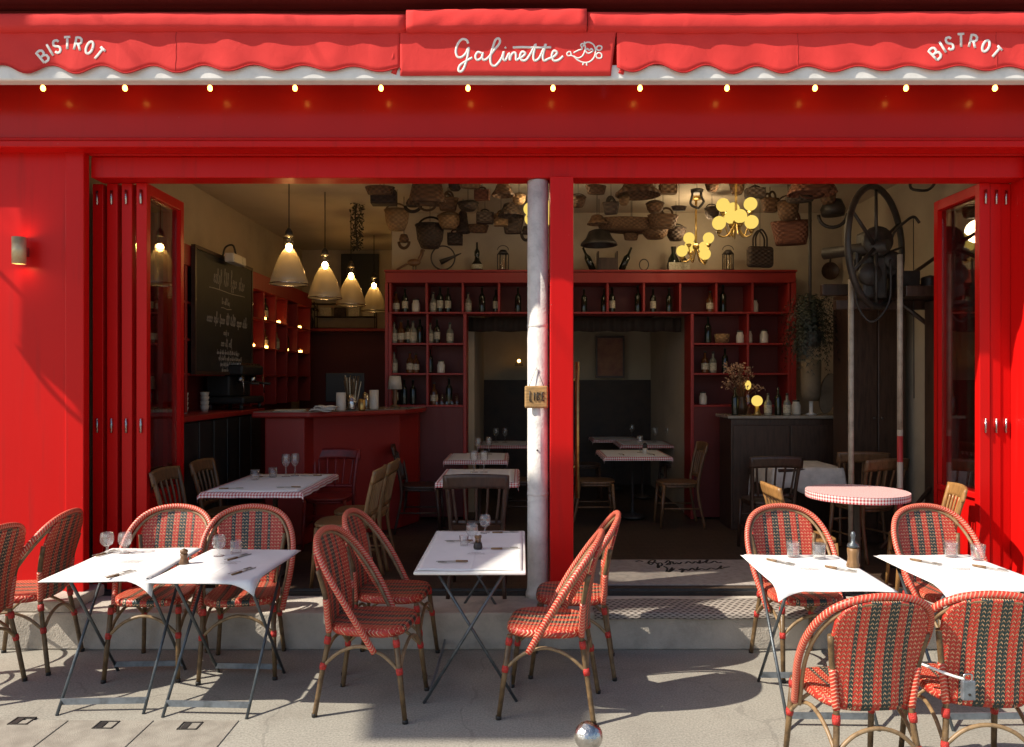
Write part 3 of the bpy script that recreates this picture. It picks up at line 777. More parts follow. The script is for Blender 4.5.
# rubber net mat over the step edge and printed doormat inside
nm = thing('rubber_mat', 'dark honeycomb rubber mat draped over the edge of the step', 'mat', (1.4, -.2, FZ))
g = MB(); pr = [(-.08, FZ + .012), (-.18, FZ + .012), (-.30, FZ + .010), (-.352, FZ - .006), (-.358, FZ - .035)]
def fm(a, b):
    x = .48 + 2.25 * a; i = min(len(pr) - 2, int(b * (len(pr) - 1) + 1e-6)); t = b * (len(pr) - 1) - i
    return (x - 1.4, pr[i][0] * (1 - t) + pr[i + 1][0] * t + .2, pr[i][1] * (1 - t) + pr[i + 1][1] * t - FZ + .003 * math.sin(x * 9))
g.grid(fm, 60, 12, lambda a, b: (2.25 * a, .36 * b)); g.build('sheet', M['net'], nm, closed=False, solid=.008)
dm = thing('doormat', 'wide grey doormat with dark handwritten script just inside the doorway', 'mat', (1.35, .68, FZ))
g = MB(); g.box(-.93, .93, -.36, .42, -.003, .008); g.build('mat', M['mat'], dm, bevel=.004)
SCR1 = [[(50, 140), (80, 132), (110, 140)], [(150, 155), (175, 130), (215, 130), (180, 165), (160, 150), (220, 150), (250, 185), (235, 190), (240, 160), (262, 150), (275, 165), (260, 180)],
        [(300, 150), (330, 130), (345, 160), (310, 165), (360, 140), (372, 160), (400, 150), (420, 160), (440, 145)], [(470, 155), (500, 140), (530, 155), (560, 140), (590, 155), (600, 130), (585, 155), (630, 145), (665, 125), (650, 150), (690, 150), (720, 135), (750, 150), (780, 145)]]
SCR2 = [[(290, 180), (320, 200), (310, 225), (350, 210), (360, 190), (330, 230), (380, 200)], [(420, 210), (450, 200), (440, 232), (470, 205), (500, 215), (530, 195), (560, 215), (580, 185), (570, 212), (610, 200), (650, 210), (690, 195), (740, 205), (780, 175), (770, 200), (810, 190), (850, 185)]]
def mkm(x, y):
    px, py = zm(x, y, 630, 545, 8.533); D = 770 * (CAMZ - FZ - .01) / (py - 380); p = at(px, py, D)
    return (p.x - 1.35, p.y - .68, .0085)
script(SCR1 + SCR2, mkm, .009, 'script_lettering', M['black'], lambda g, n, m: g.build(n, m, dm), flat=(0, 0, 1))
# ================================================================== cane bistro chairs
def make_cane_chair():
    t = thing('cane_chair', 'x', 'chair')
    # seat: rounded woven cushion-like slab, higher at the front rail
    g = MB()
    def outline(a):
        c, s_ = math.cos(a), math.sin(a); e = .62
        x = .225 * math.copysign(abs(c) ** e, c); y = .215 * math.copysign(abs(s_) ** e, s_)
        x *= (1 - .10 * (y + .2) / .4)
        return x, y
    n = 44
    rings = [(.84, .432), (.97, .434), (1.0, .447), (.995, .462), (.965, .473), (.88, .478), (.5, .472), (.0, .470)]
    V = []; UVp = []
    for k, z in rings:
        for i in range(n):
            x, y = outline(2 * PI * i / n); V.append((x * k, y * k, z)); UVp.append((x * k, y * k + (0 if z > .46 else (.46 - z))))
    F = []; U = []
    for j in range(len(rings) - 1):
        for i in range(n):
            q = (j * n + i, j * n + (i + 1) % n, (j + 1) * n + (i + 1) % n, (j + 1) * n + i); F.append(q); U.append([UVp[m] for m in q])
    g.add(V, F, U, True); g.add(V[:n], [tuple(reversed(range(n)))])
    g.build('seat', M['weave'], t)
    # back panel
    ws = [(0, .150), (.2, .168), (.45, .196), (.65, .212), (.80, .205), (.90, .178), (.96, .140), (1.0, .075)]
    def W(v):
        for (a, b), (c, d) in zip(ws, ws[1:]):
            if v <= c: return b + (d - b) * (v - a) / (c - a)
        return ws[-1][1]
    def py_(v): return .190 + .020 * v + .082 * v * v
    def fb(a, b):
        x = (a * 2 - 1) * W(b); z = .455 + .478 * b
        return (x, py_(b) + .030 * (1 - (a * 2 - 1) ** 2) * (1 - b * .6), z)
    g = MB(); g.grid(fb, 26, 30, lambda a, b: ((a * 2 - 1) * W(b), .478 * b))
    g.build('backrest', M['weave'], t, closed=False, solid=.013)
    # outer hoop
    half = [(.236, -.075, .365), (.252, -.025, .455), (.271, .030, .555), (.280, .085, .650), (.277, .140, .735), (.254, .198, .820), (.205, .248, .890), (.122, .280, .934), (0, .292, .950)]
    pts = half + [(-x, y, z) for x, y, z in reversed(half[:-1])]
    g = MB(); g.tube(crom(pts, 5), .0165, 10); g.build('back_hoop', M['wrap'], t)
    ih = [(x * .905, y + .006, z - .012 - .012 * (z - .36) / .6) for x, y, z in half]
    pts = ih + [(-x, y, z) for x, y, z in reversed(ih[:-1])]
    g = MB(); g.tube(crom(pts, 5), .0095, 8); g.build('inner_hoop', M['cane'], t)
    # legs
    def wrapring(p, q, a, b, r):
        p, q = Vector(p), Vector(q); m = MB(); m.tube([p.lerp(q, a), p.lerp(q, (a + b) / 2), p.lerp(q, b)], [r, r * 1.12, r], 10); return m
    ends = {}
    for sx in (-1, 1):
        f0, f1 = (.215 * sx, -.235, 0), (.196 * sx, -.178, .44)
        g = MB(); g.tube([f0, Vector(f0).lerp(Vector(f1), .5), f1], [.0125, .0145, .015], 10); lg = g.build('leg', M['bamboo'], t)
        wrapring(f0, f1, .56, .64, .0168).build('binding', M['redwrap'], lg); wrapring(f0, f1, .88, .97, .0168).build('binding', M['redwrap'], lg)
        g = MB(); g.lathe([(0, 0), (.015, 0), (.0155, .018), (.0125, .02)], (f0[0], f0[1], -.0), 10); g.build('foot_cap', M['cord'], lg)
        r0, r1, r2, r3 = (.205 * sx, .262, 0), (.168 * sx, .196, .44), (.190 * sx, .205, .62), (.214 * sx, .238, .775)
        g = MB(); g.tube(crom([r0, Vector(r0).lerp(Vector(r1), .5), r1, r2, r3], 5), .0135, 10); lg = g.build('leg', M['bamboo'], t)
        wrapring(r0, r1, .56, .64, .0165).build('binding', M['redwrap'], lg); wrapring(r0, r1, .86, .95, .0165).build('binding', M['redwrap'], lg)
        g = MB(); g.tube(crom([r1, Vector(r1).lerp(Vector(r2), .5), r2], 4), .0165, 10); g.build('binding', M['wrap'], lg)
        g = MB(); g.lathe([(0, 0), (.014, 0), (.0145, .018), (.0125, .02)], (r0[0], r0[1], 0), 10); g.build('foot_cap', M['cord'], lg)
        ends[sx] = (Vector(f0).lerp(Vector(f1), .6), Vector(r0).lerp(Vector(r1), .6))
    def brace(a, b, up=.115):
        mid = (a + b) / 2 + Vector((0, 0, up)); q1 = a.lerp(mid, .45) + Vector((0, 0, .028)); q2 = b.lerp(mid, .45) + Vector((0, 0, .028))
        m = MB(); m.tube(crom([a, q1, mid, q2, b], 5), .0095, 8); m.build('brace', M['cane'], t)
    brace(ends[-1][0], ends[-1][1]); brace(ends[1][0], ends[1][1]); brace(ends[-1][0], ends[1][0]); brace(ends[-1][1], ends[1][1], .10)
    return t
CH = Kind(make_cane_chair())
GC = 'red and green cane bistro chairs on the pavement'
def chair(X, D, face, label, rot=0.0, sc=.98):
    """face: direction the sitter looks, degrees from the camera-facing -y, counter-clockwise from above"""
    return CH.put((X, D + CAMY, 0), math.radians(face) + math.radians(rot), label, GC, sc)
chair(-3.05, 4.72, -90, 'red cane chair facing left past the first table, farther one at the edge', 4)
chair(-3.14, 4.28, -90, 'red cane chair at the left edge, only its hoop and a leg in view', -6)
chair(-2.19, 4.66, 0, 'red cane chair facing the street behind the leftmost paper-covered table', 2)
chair(-1.67, 4.66, 0, 'red cane chair facing the street behind the table with the brown pepper mill', 10)
chair(-.78, 4.14, 90, 'shaded cane chair nearest the viewer on the left side of the middle table', -8)
chair(-.77, 4.72, 90, 'shaded cane chair by the step on the left side of the middle table', -4)
chair(.15, 4.12, -90, 'cane chair nearest the viewer on the right side of the middle table', -9)
chair(.31, 4.68, -90, 'cane chair by the step right of the middle table, beside the red post', -5)
chair(1.70, 4.68, 0, 'sunlit cane chair facing the street behind the table with the tall pepper mill', 6)
chair(2.62, 4.68, 0, 'sunlit cane chair facing the street between the round table and the rightmost paper table', 6)
chair(1.42, 3.30, 180, 'cane chair in the right foreground with its striped woven back to the viewer', 4, .935)
chair(1.935, 3.33, 180, 'cane chair at the right edge with a grey lock box under its seat', -8, .935)
chair(3.52, 4.72, 0, 'cane chair barely in view at the right edge beside the red wall', 0)
# lock box hung under the rightmost foreground chair
lk = thing('lock_box', 'grey metal lock box on a pale cable under the rightmost foreground chair', 'lock', (0, 0, 0))
p = at(968, 690, 3.10); lk.location = p; lk.scale = (.72, .72, .72)
g = MB(); g.box(-.036, .036, -.016, .016, -.055, .055); g.build('case', M['steel_light'], lk, bevel=.006)
g = MB(); g.tube(crom([(-.02, 0, .05), (-.02, 0, .085), (.02, 0, .085), (.02, 0, .05)], 5), .006, 8); g.build('shackle', M['chrome'], lk)
g = MB(); g.tube(crom([(-.02, 0, .06), (-.09, .03, .075), (-.20, .10, .105), (-.26, .14, .115)], 5), .008, 8); g.build('cable', M['white_metal'], lk)
g = MB(); g.tube([(0, -.0165, -.02), (0, -.018, -.02)], .008, 10); g.build('keyhole', M['iron'], lk)

# ================================================================== folding tables
def make_table(w, d, swap):
    t = thing('folding_table', 'x', 'table')
    hx, hy = w / 2, d / 2
    g = MB(); g.box(-hx, hx, -hy, hy, .700, .718); g.build('tabletop', M['steel'], t, bevel=.006)
    # two U frames crossing like scissors
    def frame(sgn, inset):
        m = MB(); q = []
        L_ = hy if not swap else hx; Wd = (hx if not swap else hy) - .045 - inset
        lo, hi = -sgn * (L_ - .05), sgn * (L_ - .12)
        def P_(a, b, z): return (a, b, z) if not swap else (b, a, z)
        o = []
        for s in (-1, 1):
            m.tube([P_(s * Wd, lo, 0), P_(s * Wd, hi, .698)], .0085, 8)
        m.tube([P_(-Wd, hi, .694), P_(Wd, hi, .694)], .0075, 8)
        m.build('leg_frame', M['steel'], t)
        b = MB(); zz = .055; f = zz / .698; yy = lo + (hi - lo) * f
        b.box(*( (-Wd, Wd, yy - .004, yy + .004, zz - .016, zz + .016) if not swap else (yy - .004, yy + .004, -Wd, Wd, zz - .016, zz + .016))); b.build('foot_bar', M['steel_light'], t)
    frame(1, 0); frame(-1, .022)
    return t
KT = Kind(make_table(.53, .72, False))
GT = 'steel folding tables laid for lunch on the pavement'
tabs = [(-2.195, 4.31, 2.5, 'leftmost folding steel table with a white paper cover hanging at one corner'),
        (-1.610, 4.27, -2.5, 'second folding steel table from the left, half in shade beside the pepper mill'),
        (1.565, 4.13, -1.5, 'folding steel table in full sun with a tall pepper mill on its paper'),
        (2.36, 4.13, 1.5, 'rightmost folding steel table in full sun, cut by the right edge')]
for X, D, r, lb in tabs:
    KT.put((X, D + CAMY, 0), math.radians(r), lb, GT)
ct = make_table(.60, 1.12, True)
ct.location = (-.268, 4.66 + CAMY, 0); ct['label'] = 'long pale folding table in the middle with crossed legs and four settings'; 
for c in kids(ct):
    if c.name.startswith('tabletop'): c.data.materials[0] = M['white_metal']
# paper covers
def paper(X, D, w, d, r, label, droop, seed, z=.7195, grp='white paper table covers', half=None):
    rnd = random.Random(seed)
    hx, hy = (w / 2 + .018, d / 2 + .022) if droop else (w / 2, d / 2)
    ph = rnd.random() * 6
    def f(a, b):
        x = (a * 2 - 1) * hx; y = (b * 2 - 1) * hy; zz = 0; sl = .45
        for cx, cy, amt in droop:
            k = (cx * x / hx + cy * y / hy) / (abs(cx) + abs(cy))
            kk = max(0, k - .80) / .20
            x += cx * .55 * amt * kk * kk; y += cy * .55 * amt * kk * kk
            sl = max(sl, .5 + 1.1 * kk * (amt > .02))
        ov = max(0, abs(x) - w / 2, abs(y) - d / 2)
        zz -= ov * sl
        zz += .0018 * math.sin(a * 9 + ph) * math.sin(b * 7 + ph) + .0016
        return (x, y, zz)
    g = MB(); g.grid(f, 26, 26)
    o = g.build('paper_cover', M['paper'], None, closed=False, solid=.0014)
    o.location = (X, D + CAMY, z); o.rotation_euler = (0, 0, math.radians(r))
    return tag(o, label, 'paper cover', grp)
C_ = {}
C_['a'] = paper(-2.195, 4.31, .515, .72, 2.5, 'sunlit white paper with a curled drooping corner on the leftmost table', [(1, -1, .055)], 1)
C_['b'] = paper(-1.610, 4.27, .515, .72, -2.5, 'half-shaded white paper on the second table from the left', [(1, -1, .035)], 2, .721)
C_['c'] = paper(-.268, 4.66, .566, 1.07, 0, 'white paper with pale blue shade on the long middle table', [], 3, .7195)
C_['d'] = paper(1.565, 4.13, .53, .72, -1.5, 'bright white paper with a hanging corner on the table with the tall pepper mill', [(-1, -1, .03)], 4)
C_['e'] = paper(2.36, 4.13, .53, .72, 1.5, 'bright white paper with a hanging corner on the rightmost table', [(-1, -1, .025)], 5)
def prnt(key, cx, cy, w, n, rz=0):
    g = MB(); rnd = random.Random(hash(key) % 7 + int(w * 1000))
    for k in range(n):
        y = cy - k * .022; L_ = w * rnd.uniform(.5, 1)
        pts = [(cx + L_ * (i / 14 - .5), y + rnd.uniform(-.005, .005), .0045) for i in range(15)]
        g.tube(pts, .0018, 5, flat=(0, 0, 1))
    g.build('printed_script', M['print'], C_[key])
prnt('a', .02, .02, .11, 3); prnt('b', .0, .03, .10, 3); prnt('c', .01, -.12, .11, 3); prnt('d', .0, .02, .12, 2); prnt('e', .02, .02, .10, 2); prnt('a', -.08, .22, .08, 2)

# glasses
def make_tumbler():
    t = thing('stemmed_glass', 'x', 'glass')
    pr = [(0, .0), (.030, 0), (.031, .003), (.008, .008), (.006, .030), (.012, .040), (.030, .052), (.038, .072), (.037, .098), (.033, .120), (.0318, .120), (.0355, .098), (.0365, .073), (.029, .055), (.010, .044), (0, .043)]
    g = MB(); g.lathe(pr, seg=22); g.build('bowl', M['glass'], t)
    return t
def make_small():
    t = thing('tumbler', 'x', 'glass')
    pr = [(0, .0), (.027, 0), (.030, .004), (.036, .080), (.0345, .080), (.0285, .010), (0, .008)]
    g = MB(); g.lathe(pr, seg=20); g.build('bowl', M['glass'], t)
    return t
KG = Kind(make_tumbler()); KS = Kind(make_small())
def onpix(px, py, z):
    D = 770 * (CAMZ - z) / (py - 380); p = at(px, py, D); return (p.x, p.y, z)
TZ = .7225
GG = 'glasses on the pavement tables'
for K, px, py, lb, s in ((KG, 107, 553, 'wine glass at the back left of the leftmost table', 1.0), (KG, 125, 553, 'wine glass to the right of its twin on the leftmost table', 1.0),
                   (KG, 219, 556, 'wine glass beside the brown pepper mill on the second table', 1.0), (KS, 236, 554, 'low tumbler behind the cutlery on the second table', 1.0),
                   (KG, 472, 543, 'front wine glass at the middle of the long table', 1.0), (KG, 485, 533, 'rear wine glass on the long middle table', 1.0), (KS, 464, 546, 'squat clear tumbler left of the condiment pot on the long table', .8),
                   (KS, 793, 557, 'sunlit tumbler at the back of the table with the tall pepper mill', 1.1), (KS, 819, 559, 'sunlit tumbler nearest the tall pepper mill', 1.1),
                   (KS, 951, 557, 'sunlit tumbler at the back of the rightmost table', 1.1), (KS, 978, 560, 'sunlit tumbler to the right on the rightmost table', 1.1)):
    K.put(onpix(px, py, TZ), 0, lb, GG, s)
# pepper mills and pot
def mill(px, py, h, label, mat1, mat2, tall):
    t = thing('pepper_mill', label, 'pepper mill', onpix(px, py, TZ))
    if tall:
        g = MB(); g.lathe([(0, 0), (.033, 0), (.035, .012), (.029, .03), (.027, .055), (.030, .08), (.031, .10), (.026, .104), (0, .104)], seg=18); g.build('body', mat1, t)
        g = MB(); g.lathe([(0, .1045), (.020, .1045), (.031, .112), (.028, .125), (.012, .135), (.010, .160), (.014, .172), (.010, .19), (0, .196)], seg=16); g.build('head', mat2, t)
    else:
        g = MB(); g.lathe([(0, 0), (.026, 0), (.027, .010), (.020, .025), (.017, .04), (.021, .055), (.0, .057)], seg=16); g.build('body', mat1, t)
        g = MB(); g.lathe([(0, .0575), (.015, .0575), (.021, .066), (.019, .078), (.006, .084), (0, .088)], seg=16); g.build('head', mat2, t)
mill(853, 567, .2, 'tall pepper mill with wooden body and dark turned head on the sunlit table', M['wood_l'], M['steel'], True)
mill(184, 564, .09, 'short brown wooden pepper mill between the two left tables', M['wood_m'], M['wood_m'], False)
cp = thing('condiment_pot', 'small dark pot with reddish wooden knobs at the middle of the long table', 'pot', onpix(478, 549, TZ))
g = MB(); g.lathe([(0, 0), (.024, 0), (.028, .012), (.024, .036), (.018, .042), (0, .042)], seg=16); g.build('pot', M['iron'], cp)
for dx, dy in ((-.012, 0), (.012, .006), (.0, -.010)):
    g = MB(); g.lathe([(0, .042), (.006, .042), (.005, .062), (.010, .070), (.008, .082), (0, .085)], (dx, dy, 0), 10); g.build('knob', M['wood_l'], cp)
# cutlery
def make_fork():
    t = thing('fork', 'x', 'fork')
    g = MB(); g.tube(crom([(-.095, 0, .003), (-.05, 0, .004), (.0, 0, .005), (.035, 0, .006)], 4), [.005] * 5 + [.0045] * 4 + [.0035] * 3 + [.003], 6, flat=(0, 0, 1)); g.build('handle', M['cutlery'], t)
    g = MB(); g.box(.034, .052, -.0105, .0105, .004, .0065)
    for k in range(4): g.box(.052, .092, -.0105 + k * .0062, -.0080 + k * .0062, .004, .0065)
    g.build('tines', M['cutlery'], t)
    return t
def make_knife():
    t = thing('knife', 'x', 'knife')
    g = MB(); g.tube([(-.10, 0, .005), (-.02, 0, .005)], [.006, .007], 8); g.build('handle', M['wood_l'], t)
    g = MB(); g.add([(-.02, -.006, .003), (.095, -.003, .003), (.11, .006, .003), (-.02, .007, .003), (-.02, -.006, .006), (.095, -.003, .006), (.11, .006, .006), (-.02, .007, .006)], [(0, 3, 2, 1), (4, 5, 6, 7), (0, 1, 5, 4), (1, 2, 6, 5), (2, 3, 7, 6), (3, 0, 4, 7)]); g.build('blade', M['cutlery'], t)
    return t
KF = Kind(make_fork()); KK = Kind(make_knife())
GF, GK = 'forks on the pavement tables', 'knives on the pavement tables'
for px, py, rz, lb in ((118, 574, 62, 'front right on the leftmost table'), (104, 553, 70, 'back left on the leftmost table by the glasses'), (240, 571, 62, 'at the front of the second table from the left'), (236, 557, 60, 'at the back of the second table beside the low tumbler'),
                   (452, 563, 178, 'front left on the long middle table'), (459, 542, 178, 'back left on the long middle table'), (505, 548, 2, 'middle right on the long table'), (505, 532, 2, 'back right on the long middle table'),
                   (783, 562, -60, 'back left on the sunlit table with the tall mill'), (843, 569, -55, 'in front of the tall pepper mill'), (928, 562, -60, 'back left on the rightmost table'), (992, 568, -55, 'front right on the rightmost table')):
    x, y, z = onpix(px, py, TZ + .002); a = math.radians(rz)
    KF.put((x, y, z), a, 'small steel fork laid ' + lb, GF, .85)
    KK.put((x + .030 * math.sin(a), y - .030 * math.cos(a), z), a + .05, 'wood-handled knife laid ' + lb, GK, .85)
# ================================================================== the room behind: bottle shelf across the back
BD = 3.0                        # y of the shelf front (D = 8.3)
X0, X1, ST = -1.40, 2.90, .391
sh_ = thing('bottle_shelf', 'dark red wall of open bottle shelves across the back with a wide opening', 'shelf', (.7, BD, FZ))
SO = Vector((-.7, -BD, -FZ))
def sp(bxs, name, mat=None, bev=.003, par=sh_, off=SO):
    g = MB()
    for b in bxs: g.box(*b)
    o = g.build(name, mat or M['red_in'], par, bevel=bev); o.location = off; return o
Zr = [2.785, 2.473, 2.139, 1.815, 1.47]
sp([(X0 - .05, X1 + .07, BD - .012, BD + .34, 2.788, 2.90)], 'header')
sp([(X0 - .06, X1 + .08, BD - .03, BD + .345, 2.903, 2.925)], 'top_board')
sp([(X0 - .02, X1 + .03, BD, BD + .33, 2.455, 2.475)], 'shelf_board')
for i in range(12):
    x = X0 + ST * i
    sp([(x - .012, x + .012, BD + .003, BD + .33, 2.477, 2.786)], 'divider')
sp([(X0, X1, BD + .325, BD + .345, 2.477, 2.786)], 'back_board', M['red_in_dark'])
for xa, xb in ((X0, -.60), (1.86, X1)):
    sp([(xa - .02, xa + .015, BD + .001, BD + .33, FZ, 2.453), (xb - .012, xb + .022, BD + .001, BD + .33, FZ, 2.453)], 'side_board')
    xm = (xa + xb) / 2 if xa < 0 else 2.46
    sp([(xm - .012, xm + .012, BD + .004, BD + .32, 1.47, 2.453)], 'divider')
    for z in Zr[2:]:
        sp([(xa + .017, xb - .014, BD + .006, BD + .318, z - .020, z)], 'shelf_board')
    sp([(xa + .017, xb - .014, BD + .32, BD + .34, .26, 2.453)], 'back_board', M['red_in_dark'])
    sp([(xa + .017, xb - .014, BD + .008, BD + .03, .26, 1.448)], 'cupboard_front', M['red_in_dark'])
sp([(X1 + .025, X1 + .075, BD - .010, BD + .35, FZ, 2.786)], 'end_post')
sp([(X0 - .055, X0 - .022, BD - .010, BD + .35, FZ, 2.786)], 'end_post')
# dining nook seen through the opening
wall('wall_nook', M['wainscot'], -1.4, 3.5, 5.78, 5.84, .2, 1.74)
wall('wall_nook', M['cream'], 1.88, 1.98, 3.47, 5.77, .2, 2.6)
wall('wall_nook', M['cream'], -.62, -.52, 3.47, 5.77, .2, 2.6)
wall('wall_nook', M['wainscot'], -.50, 1.86, 3.47, 5.77, 2.62, 2.7)
v = thing('velvet_pelmet', 'dark gathered valance hanging across the top of the nook opening', 'pelmet', (.6, 3.42, 2.455))
g = MB(); g.grid(lambda a, b: (-1.20 + 2.42 * a, .012 * math.sin(a * 130), -.16 * b - .012 * abs(math.sin(a * 24))), 200, 3); g.build('cloth', M['wick_d'], v, closed=False, solid=.006)
po = thing('framed_poster', 'faded reddish poster in a dark frame on the nook wall', 'picture', tuple(at(610, 357, 11.0)))
g = MB(); g.box(-.19, .19, -.008, .008, -.28, .28); g.build('print', M['poster'], po)
g = MB()
for b in ((-.205, .205, -.02, .01, .27, .30), (-.205, .205, -.02, .01, -.30, -.27), (-.205, -.18, -.02, .01, -.269, .269), (.18, .205, -.02, .01, -.269, .269)): g.box(*b)
g.build('frame', M['wood_d'], po)
sw = thing('wall_spot', 'tiny bright lamp on the dark nook wall left of the white column', 'lamp', tuple(at(519, 361, 10.9)))
g = MB(); g.sphere((0, -.05, 0), .022, 10, 6); g.build('bulb', M['candle'], sw)
g = MB(); g.box(-.06, .06, -.03, .05, -.07, -.03); g.build('bracket', M['iron'], sw)

# ---- bottles and jars
def bottle_kind(prof, mat, lab=None, cap=None):
    t = thing('bottle', 'x', 'bottle')
    g = MB(); g.lathe(prof, seg=14); g.build('glass', mat, t)
    if lab:
        r, a, b = lab; g = MB(); g.lathe([(r, a), (r, b)], seg=14); g.build('label', M['label'], t, closed=False)
    if cap:
        r, a, b = cap; g = MB(); g.lathe([(0, a), (r, a), (r, b), (0, b)], seg=10); g.build('cap', M['iron'], t)
    return Kind(t)
wine = [(0, 0), (.037, 0), (.038, .01), (.038, .18), (.030, .205), (.014, .225), (.013, .29), (0, .29)]
liq = [(0, 0), (.042, 0), (.043, .01), (.043, .14), (.032, .165), (.015, .18), (.015, .23), (0, .23)]
jar = [(0, 0), (.045, 0), (.048, .012), (.048, .10), (.036, .12), (.036, .14), (0, .14)]
KB = {'w': bottle_kind(wine, M['bottle_d'], (.0388, .05, .14), (.0145, .2905, .305)), 'd': bottle_kind(wine, M['bottle_d'], None, (.0145, .2905, .302)),
      'l': bottle_kind(liq, M['bottle_c'], (.0438, .03, .12), (.017, .2305, .255)), 'a': bottle_kind(liq, M['bottle_a'], (.0438, .04, .11), (.017, .2305, .25)),
      'j': bottle_kind(jar, M['ceramic'], None, (.038, .1405, .158))}
ADJ = {'w': 'dark wine bottle with pale label', 'd': 'plain dark wine bottle', 'l': 'pale labelled clear bottle', 'a': 'amber spirit bottle', 'j': 'white lidded jar'}
CELL = lambda px: int((at(px, 0, 8.4).x - X0) / ST) + 1
ORD = ['first', 'second', 'third', 'fourth', 'fifth', 'sixth', 'seventh', 'eighth', 'ninth', 'tenth', 'eleventh', 'twelfth']
seen = {}
def shelf_item(k, px, row, D=8.42):
    z = Zr[row] + (.004 if row else 0); p = at(px, 0, D)
    if row == 0: z = 2.477
    if row == 1: z = 2.141
    if row == 2: z = 1.817
    if row == 3: z = 1.472
    side = 'left' if px < 540 else 'right'
    where = ('in the %s top-row cubby from the left' % ORD[CELL(px) - 1]) if row == 0 else 'on the %s %s shelf below the top row' % (['', 'first', 'second', 'third'][row], side)
    key = (k, where); seen.setdefault(key, []).append((px, z))
    return (k, px, p, z, where)
items = []
for row, side in ((0, [(396, 'a'), (405, 'w'), (416, 'j'), (433, 'l'), (440, 'w'), (448, 'w'), (468, 'l'), (482, 'd'), (496, 'w'), (518, 'd'), (584, 'd'), (604, 'd'), (612, 'w'), (638, 'd'), (653, 'w'), (669, 'd'), (710, 'a'), (723, 'd'), (754, 'j')]),
                  (1, [(394, 'l'), (401, 'a'), (408, 'w'), (413, 'l'), (420, 'd'), (430, 'l'), (437, 'w'), (450, 'l'), (708, 'd'), (740, 'j'), (748, 'j'), (764, 'j')]),
                  (2, [(394, 'l'), (410, 'a'), (416, 'a'), (430, 'd'), (441, 'j'), (705, 'a'), (713, 'l'), (725, 'd')]),
                  (3, [(395, 'w'), (404, 'd'), (413, 'd'), (434, 'a'), (449, 'd'), (703, 'j')])):
    for px, k in side: items.append(shelf_item(k, px, row))
for k, px, p, z, where in items:
    same = [q for q in items if q[0] == k and q[4] == where]
    lb = ADJ[k] + ' ' + where
    if len(same) > 1:
        i = sorted(q[1] for q in same).index(px); lb = ['leftmost ', 'second ', 'third ', 'fourth '][i] + lb
    KB[k].put((p.x, p.y, z), 0, lb, 'bottles and jars on the back shelf', random.uniform(.86, 1.0))
bk = thing('bread_basket', 'small tan basket on the right-hand shelf below the top row', 'basket', (at(722, 0, 8.42).x, 3.12, 2.141))
g = MB(); g.lathe([(0, 0), (.07, 0), (.085, .10), (.078, .10), (.06, .012), (0, .012)], seg=18); g.build('bowl', M['wick_t'], bk)
# glasses row lower left
tr = thing('glass_tray', 'row of upturned glasses low on the left-hand back shelf', 'glasses', (at(446, 0, 8.4).x, 3.1, 1.472))
for i in range(5):
    g = MB(); g.lathe([(.03, 0), (.026, .12), (0, .125)], (-.10 + .055 * i, 0, 0), 12); g.build('glass', M['clear'], tr, closed=False)

# ---- curios on top of the shelf
TOPZ = 2.926
def topitem(name, label, cat, px, builder):
    t = thing(name, label, cat, (at(px, 0, 8.42).x, 3.12, TOPZ)); builder(t); return t
def b_bird(t):
    g = MB(); g.sphere((0, 0, .10), .05, 14, 8, (1.5, .7, .8)); g.tube(crom([(.05, 0, .12), (.085, 0, .19), (.09, 0, .23), (.12, 0, .225)], 4), [.02] * 9 + [.014] * 3 + [.004], 8); g.tube(crom([(-.06, 0, .09), (-.14, 0, .05), (-.19, 0, .02)], 4), .012, 6); g.build('body', M['wood_m'], t)
    for x in (-.01, .02):
        g = MB(); g.tube([(x, 0, .07), (x, 0, 0)], .006, 6); g.build('leg', M['iron'], t)
def b_clock(t):
    g = MB(); g.tube([(.13 * math.cos(a * PI / 16), 0, .15 + .13 * math.sin(a * PI / 16)) for a in range(32)], .008, 8, closed=True); g.build('ring', M['iron'], t)
    g = MB(); g.tube([(-.03, 0, .10), (.20, 0, .20)], [.03, .006], 8); g.build('pointer', M['iron'], t)
    g = MB(); g.box(-.06, .06, -.04, .04, 0, .02); g.build('foot', M['iron'], t)
def b_bot(t):
    g = MB(); g.lathe([(0, 0), (.06, 0), (.065, .02), (.06, .08), (.03, .12), (.022, .16), (.03, .18), (.028, .22), (.012, .25), (.010, .32), (0, .32)], seg=14); g.build('body', M['bottle_d'], t)
    g = MB(); g.lathe([(.066, .025), (.0625, .075)], seg=14); g.build('label', M['label'], t, closed=False)
def b_lant(t):
    g = MB(); g.lathe([(0, 0), (.07, 0), (.07, .02), (0, .02)], seg=14); g.lathe([(0, .19), (.065, .19), (.03, .235), (0, .24)], seg=14)
    for k in range(6):
        a = k * PI / 3; g.tube([(.06 * math.cos(a), .06 * math.sin(a), .02), (.06 * math.cos(a), .06 * math.sin(a), .19)], .005, 6)
    g.build('cage', M['iron'], t)
    g = MB(); g.lathe([(.045, .022), (.05, .10), (.04, .188)], seg=12); g.build('chimney', M['clear'], t, closed=False)
    g = MB(); g.tube([(.06 * math.cos(a * PI / 8), 0, .235 + .05 * math.sin(a * PI / 8)) for a in range(9)], .004, 6); g.build('handle', M['iron'], t)
topitem('bird_figure', 'little brown bird figure on top of the bottle shelf at its left end', 'figurine', 414, b_bird)
topitem('ring_dial', 'dark metal ring with a pointer on top of the bottle shelf', 'ornament', 443, b_clock)
topitem('fat_bottle', 'squat dark bottle with narrow neck on top of the bottle shelf', 'bottle', 477, b_bot)
topitem('lantern', 'small caged lantern on top of the shelf just left of the white column', 'lantern', 503, b_lant)
